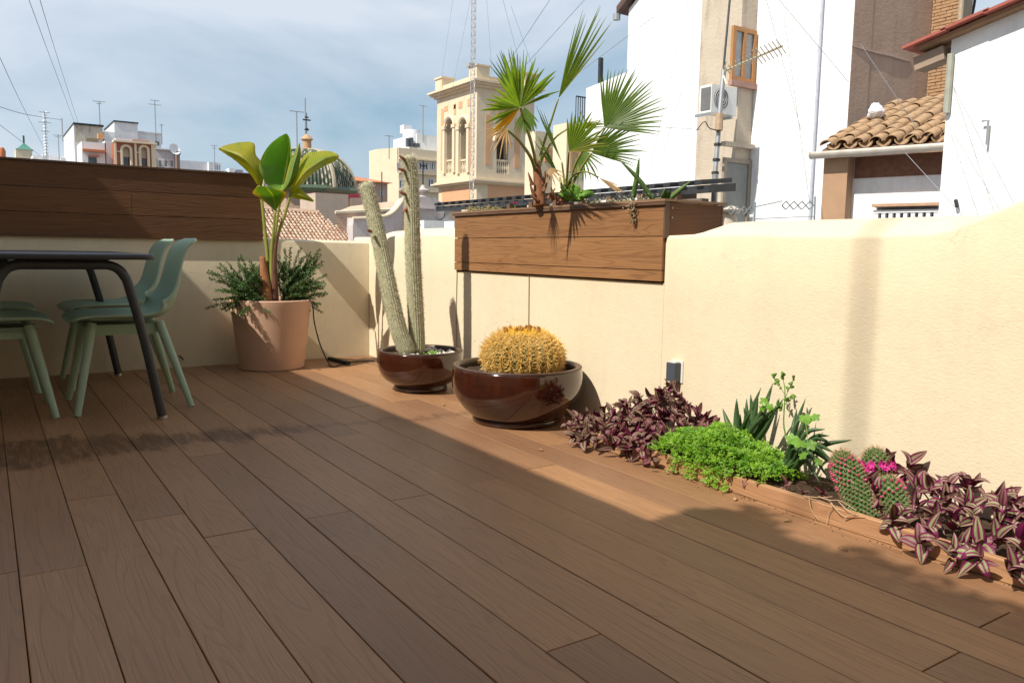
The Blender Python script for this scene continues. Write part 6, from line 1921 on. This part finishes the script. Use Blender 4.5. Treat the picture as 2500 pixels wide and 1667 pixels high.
# --- left-hand skyline
YL = 90.0
def z1(x, y): return ((x/3.1357)/K, (y/3.1357)/K)
def lbox(par, name, q, mat, Y, back, front=0.0, z0=-14):
    return child(pbox(*z1(q[0], q[1]), *z1(q[2], q[3]), 1, Y, back, front, z0), name, mat, par)
wA = thing('rooftop_house', 'white rooftop house with a stained open corner and tiled ledges', 'house', (pl(*z1(620, 1200), 1, YL).x, YL, -14))
lbox(wA, 'wall', (570, 960, 790, 1250), GREYW, YL+5, 12)
lbox(wA, 'stained_wall', (578, 965, 786, 1098), stucco('stained_wall', (.42, .38, .32), (.5, .46, .40), (.15, .11, .08), bs=.2, sc=5, dirt_amt=.8), YL+4.95, -.01, .04, None)
lbox(wA, 'wall', (628, 1090, 812, 1250), WHITE, YL, 4.9)
lbox(wA, 'tile_ledge', (630, 1148, 805, 1166), TILO, YL, -.002, .5, None)
lbox(wA, 'tile_ledge', (672, 1190, 757, 1200), TILO, YL, -.002, .3, None)
lbox(wA, 'roof_slab', (560, 950, 792, 962), IRON, YL+4.9, 12.3, .2, None)
lbox(wA, 'window', (675, 1205, 740, 1248), GLASS, YL, -.004, .05, None)
lbox(wA, 'water_tank', (752, 1022, 798, 1062), plain('tank_orange', (.6, .32, .14), None, 5, .7), YL+2.5, 1, 0, None)
lbox(wA, 'lean_shed', (660, 1060, 752, 1100), plain('junk', (.20, .16, .10), None, 5, .9), YL+2, 1.5, 0, None)
wB = thing('rooftop_house', 'boxy white penthouse with dark roof edge behind the brick arches', 'house', (pl(*z1(960, 1000), 1, YL+8).x, YL+8, -14))
lbox(wB, 'wall', (878, 938, 1055, 1120), GREYW, YL+8, 8)
lbox(wB, 'roof_slab', (870, 930, 1060, 940), IRON, YL+7.9, 8.4, 0, None)
lbox(wB, 'wall', (1060, 1015, 1235, 1250), GREYW, YL+9, 9)
lbox(wB, 'wall', (800, 1010, 880, 1120), WHITE, YL+6, 5)
lbox(wB, 'roof_slab', (1062, 1012, 1238, 1020), GREYW, YL+8.9, 9.2, .1, None)
lbox(wB, 'window', (1188, 1085, 1218, 1115), GLASS, YL+9, -.004, .05, None)
lbox(wB, 'terrace_wall', (885, 1062, 1010, 1095), WHITE, YL+2, 3, 0, None)
lbox(wB, 'terrace_wall', (1012, 1070, 1140, 1108), stucco('peach_wall', (.62, .42, .34), (.58, .38, .3), bs=.1), YL+3, 3, 0, None)
bf_ = thing('brick_house', 'red brick house front with two pale arched windows on the skyline', 'house', (pl(*z1(1000, 1200), 1, YL-2).x, YL-2, -14))
uA0, uA1, zA0, zA1 = fr(*z1(880, 1098), *z1(1192, 1290), 1, YL-2)
ops_ = []
for a, b_ in ((945, 992), (1085, 1125)):
    o0, o1, oz0, oz1 = fr(*z1(a, 1150), *z1(b_, 1290), 1, YL-2)
    ops_.append((o0, o1, zA0-1.5, oz1))
mb = MB(); arched(mb, uA0, uA1, zA0-3, zA1, ops_, 1, YL-2, .5)
mb.box((uA0, YL-1.49, -14), (uA1, YL+3, zA1-.01))
child(mb, 'brick_front', BRICK, bf_)
for (o0, o1, oz0, ozs) in ops_:
    r = (o1-o0)/2; cx = (o0+o1)/2
    child(MB().tube([(o0-.15, YL-2.05, zA0-2)]+[(cx-(r+.15)*math.cos(math.pi*k/14), YL-2.05, ozs+(r+.15)*math.sin(math.pi*k/14)) for k in range(15)]+[(o1+.15, YL-2.05, zA0-2)], .14, 6), 'arch_moulding', CRM2, bf_)
    zsplit = pl(*z1(960, 1200), 1, YL-2).z
    child(MB().box((o0, YL-1.62, zsplit), (o1, YL-1.55, ozs+r)), 'arch_panel', CRM2, bf_)
    child(MB().box((o0+.08, YL-1.65, zA0-1.4), (o1-.08, YL-1.6, zsplit-.05)), 'window', GLASS, bf_)
for a, b_ in ((876, 892), (1030, 1046), (1158, 1192)):
    lbox(bf_, 'pilaster', (a, 1092, b_, 1290), CRM2, YL-2, -.004, .18, None)
lbox(bf_, 'cornice', (868, 1086, 1200, 1099), CRM2, YL-2, 1, .4, None)
lbox(bf_, 'string_course', (893, 1158, 940, 1166), CRM2, YL-2, -.003, .12, None)
lbox(bf_, 'string_course', (1047, 1166, 1080, 1173), CRM2, YL-2, -.003, .12, None)
lbox(bf_, 'side_wall', (805, 1080, 874, 1280), GREYW, YL, 8)
wC = thing('terrace_flats', 'grey white flats with glazed balcony and satellite dish on the skyline', 'building', (pl(*z1(1270, 1250), 1, YL+2).x, YL+2, -14))
lbox(wC, 'wall', (1196, 1145, 1345, 1320), GREYW, YL+2, 9)
lbox(wC, 'roof_slab', (1190, 1140, 1350, 1150), WHITE, YL+1.9, 9, .2, None)
for k in range(3): window(wC, *z1(1205+45*k, 1222), *z1(1245+45*k, 1285), 1, YL+2, WHITE, GLAS2, .12, 0)
lbox(wC, 'chimney', (1353, 1185, 1378, 1300), plain('dark_chimney', (.25, .18, .16), None, 5, .9), YL+1, 1)
lbox(wC, 'chimney_cap', (1350, 1160, 1382, 1184), IRON, YL+.95, 1.1, 0, None)
dsh = pl(*z1(1332, 1148), 1, YL+1)
dish = MB().lathe([(.01, 0), (.35, .05), (.62, .18)], 18); dish.f.pop(); dish.m.pop()
o = child(dish, 'satellite_dish', WHITE, wC, True); o.location += Vector((dsh.x-0, 0, 0)); 
o.location = Vector((dsh.x-wC.location.x, dsh.y-wC.location.y, dsh.z-wC.location.z)); o.rotation_euler = (R(70), 0, R(20))
for v_ in o.data.vertices: v_.co += wC.location
wD = thing('long_flats', 'long pale grey flat-roofed building low on the skyline', 'building', (pl(*z1(1500, 1280), 1, 120).x, 120, -14))
lbox(wD, 'wall', (1378, 1235, 1600, 1330), GREYW, 120, 10)
lbox(wD, 'roof_box', (1600, 1245, 1692, 1330), GREYW, 119, 8)
window(wD, *z1(1635, 1255), *z1(1690, 1308), 1, 119, GREYW, GLAS2, .15, 2)
lbox(wD, 'roof_tank', (1755, 1290, 1800, 1325), WHITE, 118, 2)
lbox(wD, 'roof_tank', (1810, 1300, 1860, 1330), plain('tank_violet', (.38, .34, .45), None, 5, .7), 118, 2)
lbox(wD, 'wall', (1690, 1318, 1960, 1345), GREYW, 121, 8)
tr = thing('green_turret', 'small square turret with a green pyramid roof on the skyline', 'turret', (pl(*z1(185, 1150), 1, 130).x, 130, -14))
lbox(tr, 'wall', (122, 1142, 248, 1260), CRM2, 130, 4.5)
u0, u1, z0_, z1_ = fr(*z1(118, 1090), *z1(254, 1144), 1, 130)
pm_ = MB(); cx = (u0+u1)/2; hb = (u1-u0)/2
lev = [(1.0, 0), (.72, .18), (.42, .5), (.18, .82), (.02, 1.0)]
for (a, h0), (b_, h1) in zip(lev[:-1], lev[1:]):
    q0 = [Vector((cx+sx*hb*a, 130+hb*.9+sy*hb*a, z0_+(z1_-z0_)*h0)) for sx, sy in ((-1, -1), (1, -1), (1, 1), (-1, 1))]
    q1 = [Vector((cx+sx*hb*b_, 130+hb*.9+sy*hb*b_, z0_+(z1_-z0_)*h1)) for sx, sy in ((-1, -1), (1, -1), (1, 1), (-1, 1))]
    for k in range(4): pm_.face([q0[k], q0[(k+1) % 4], q1[(k+1) % 4], q1[k]])
child(pm_, 'roof', plain('turret_green', (.06, .22, .17), (.08, .26, .2), 3, .6), tr)
child(MB().tube([(cx, 130+hb*.9, z1_), (cx, 130+hb*.9, z1_+1.0)], .12, 6), 'finial', GREEN, tr)
o = thing('tiled_shed', 'dark red tiled roof corner at the house end of the back planter', 'shed', (pl(*z1(30, 1170), 1, 60).x, 60, -14))
u0, u1, z0_, z1_ = fr(*z1(-120, 1150), *z1(150, 1230), 1, 60)
child(MB().prism([(u0, -14), (u0, z1_), (u1, z0_), (u1, -14)], (1, 0, 0), (0, 0, 1), (0, 4, 0), (0, 60, 0)), 'wall', plain('shed_red', (.22, .09, .06), (.28, .12, .08), 2, .9), o)
c_ = pl(*z1(12, 1145), 1, 59.5)
child(MB().lathe([(.2, -.5), (.22, -.1), (.14, .1), (.01, .14)], 12, c_), 'clay_pot_cap', TILO, o, True)
wE = thing('roof_clutter', 'strip of low pale rooftops and parapets on the skyline', 'rooftops', (pl(*z1(330, 1200), 1, 105).x, 105, -14))
for q in ((250, 1190, 330, 1260), (330, 1180, 375, 1260), (378, 1195, 460, 1260), (465, 1210, 560, 1265), (480, 1205, 640, 1225)):
    lbox(wE, 'roof_block', q, random.choice((WHITE, GREYW, CRM2)), 105+random.random()*4, 4)
# aerials on the skyline
def aerial(zx, zt, zb, Y, label, arms, zz=z1, lat=False):
    top, bot = pl(*zz(zx, zt), 1, Y), pl(*zz(zx, zb), 1, Y)
    t = thing('roof_aerial', label, 'aerial', (top.x, Y, bot.z-1), group='thin roof aerials along the skyline')
    child(MB().tube([Vector((top.x, Y, bot.z-1)), top], .055, 5), 'pole', GALV, t)
    for f, w__ in arms:
        z = top.z-(top.z-bot.z)*f
        child(MB().box((top.x-w__, Y-.03, z-.03), (top.x+w__, Y+.03, z+.03)), 'arm', GALV, t)
    if lat:
        q = MB()
        for k in range(14):
            z = bot.z+(top.z-bot.z)*k/14; q.tube([(top.x-.2, Y, z), (top.x+.2, Y, z+(top.z-bot.z)/14)], .03, 4)
        child(q, 'lattice', GALV, t)['kind'] = 'stuff'
aerial(758, 775, 970, YL+5, 'thin roof aerial standing on the white rooftop house', [(.02, .6), (.1, .25)])
aerial(1184, 768, 1015, YL+9, 'thin roof aerial standing on the boxy white penthouse', [(.01, .5), (.14, .7)])
aerial(1235, 950, 1040, YL+9, 'short stout aerial at the corner of the boxy white penthouse', [(.1, .2)])
aerial(340, 855, 1190, 100, 'latticed aerial mast rising from the low pale rooftops', [(.02, .5), (.25, .6), (.45, .4)], lat=True)
aerial(445, 1030, 1200, 104, 'faint thin aerial over the low pale rooftops', [(.05, .5), (.12, .3)])
aerial(1640, 1110, 1240, 119, 'faint thin aerial over the long pale flats', [(.05, .5), (.2, .3)])
aerial(473, 905, 1010, YL+6, 'short thin pole at the edge of the white rooftop house', [])
aerial(860, 225, 560, 66, 'thin aerial with a T top rising beside the dome', [(.01, .6)], z2)
aerial(925, 125, 520, 64, 'tall plain needle mast rising just behind the dome lantern', [], z2)
aerial(1568, 410, 520, 78, 'thin aerial on the cream modern block beside the sky', [(.05, .5)], z2)
aerial(1828, 180, 390, 80, 'faint aerial above the white rounded turret', [(.03, .5)], z2)
# overhead cables
CBL = plain('overhead_cable', (.05, .055, .06), None, 9, .7)
def oc(pts, r, label, Zs):
    line('overhead_cable', [at(x, y, z) for (x, y), z in zip(pts, Zs)], r, CBL, label, 'cable')
oc([(62, -12), (118, 140), (172, 284)], .012, 'steep overhead cable running down to the white rooftop house, nearer the green turret', (30, 50, 84))
oc([(88, -12), (128, 120), (180, 285)], .012, 'steep overhead cable running down to the white rooftop house, nearer the boxy penthouse', (30, 50, 84))
oc([(-10, 112), (50, 240), (112, 362)], .012, 'overhead cable slanting down to the low pale rooftops', (30, 50, 90))
oc([(-10, 243), (60, 263), (142, 276)], .02, 'slack overhead cable reaching the pole on the white rooftop house', (50, 65, 90))
oc([(-10, 280), (40, 318), (92, 358)], .02, 'thin overhead cable passing above the green turret', (50, 65, 90))
WW = plain('wall_wire', (.30, .31, .34), None, 9, .6)
k_ = 0
for a, b_ in [((1580, 0), (1490, 400)), ((1600, 90), (1510, 400)), ((1760, 0), (1840, 300)), ((1800, 30), (1860, 470)), ((1785, -5), (1950, 190)), ((1975, 100), (2130, 330))]:
    k_ += 1
    line('house_wire', [at(*a, 11), at(*b_, 11)], .0045, WW, ['thin wire slanting across the white house left of the beige recess', 'thin wire slanting across the white house towards the black roof edge', 'thin wire slanting across the white wall below the aerial boom', 'thin wire crossing the white wall down to the lattice trellis', 'thin wire crossing the white wall towards the brown wall', 'thin wire crossing the brown wall to the clay tile roof'][k_-1], 'wire')
for i, (a, b_) in enumerate([((2190, 200), (2330, 470)), ((2180, 290), (2295, 480)), ((2080, 352), (2220, 505))]):
    line('house_wire', [at(*a, 8.2), at(*b_, 6.5)], .0028, WW, ['upper thin wire slanting across the white house with the red verge', 'lower thin wire slanting across the white house with the red verge', 'thin wire slanting from the white gutter down past the vent balusters'][i], 'wire')
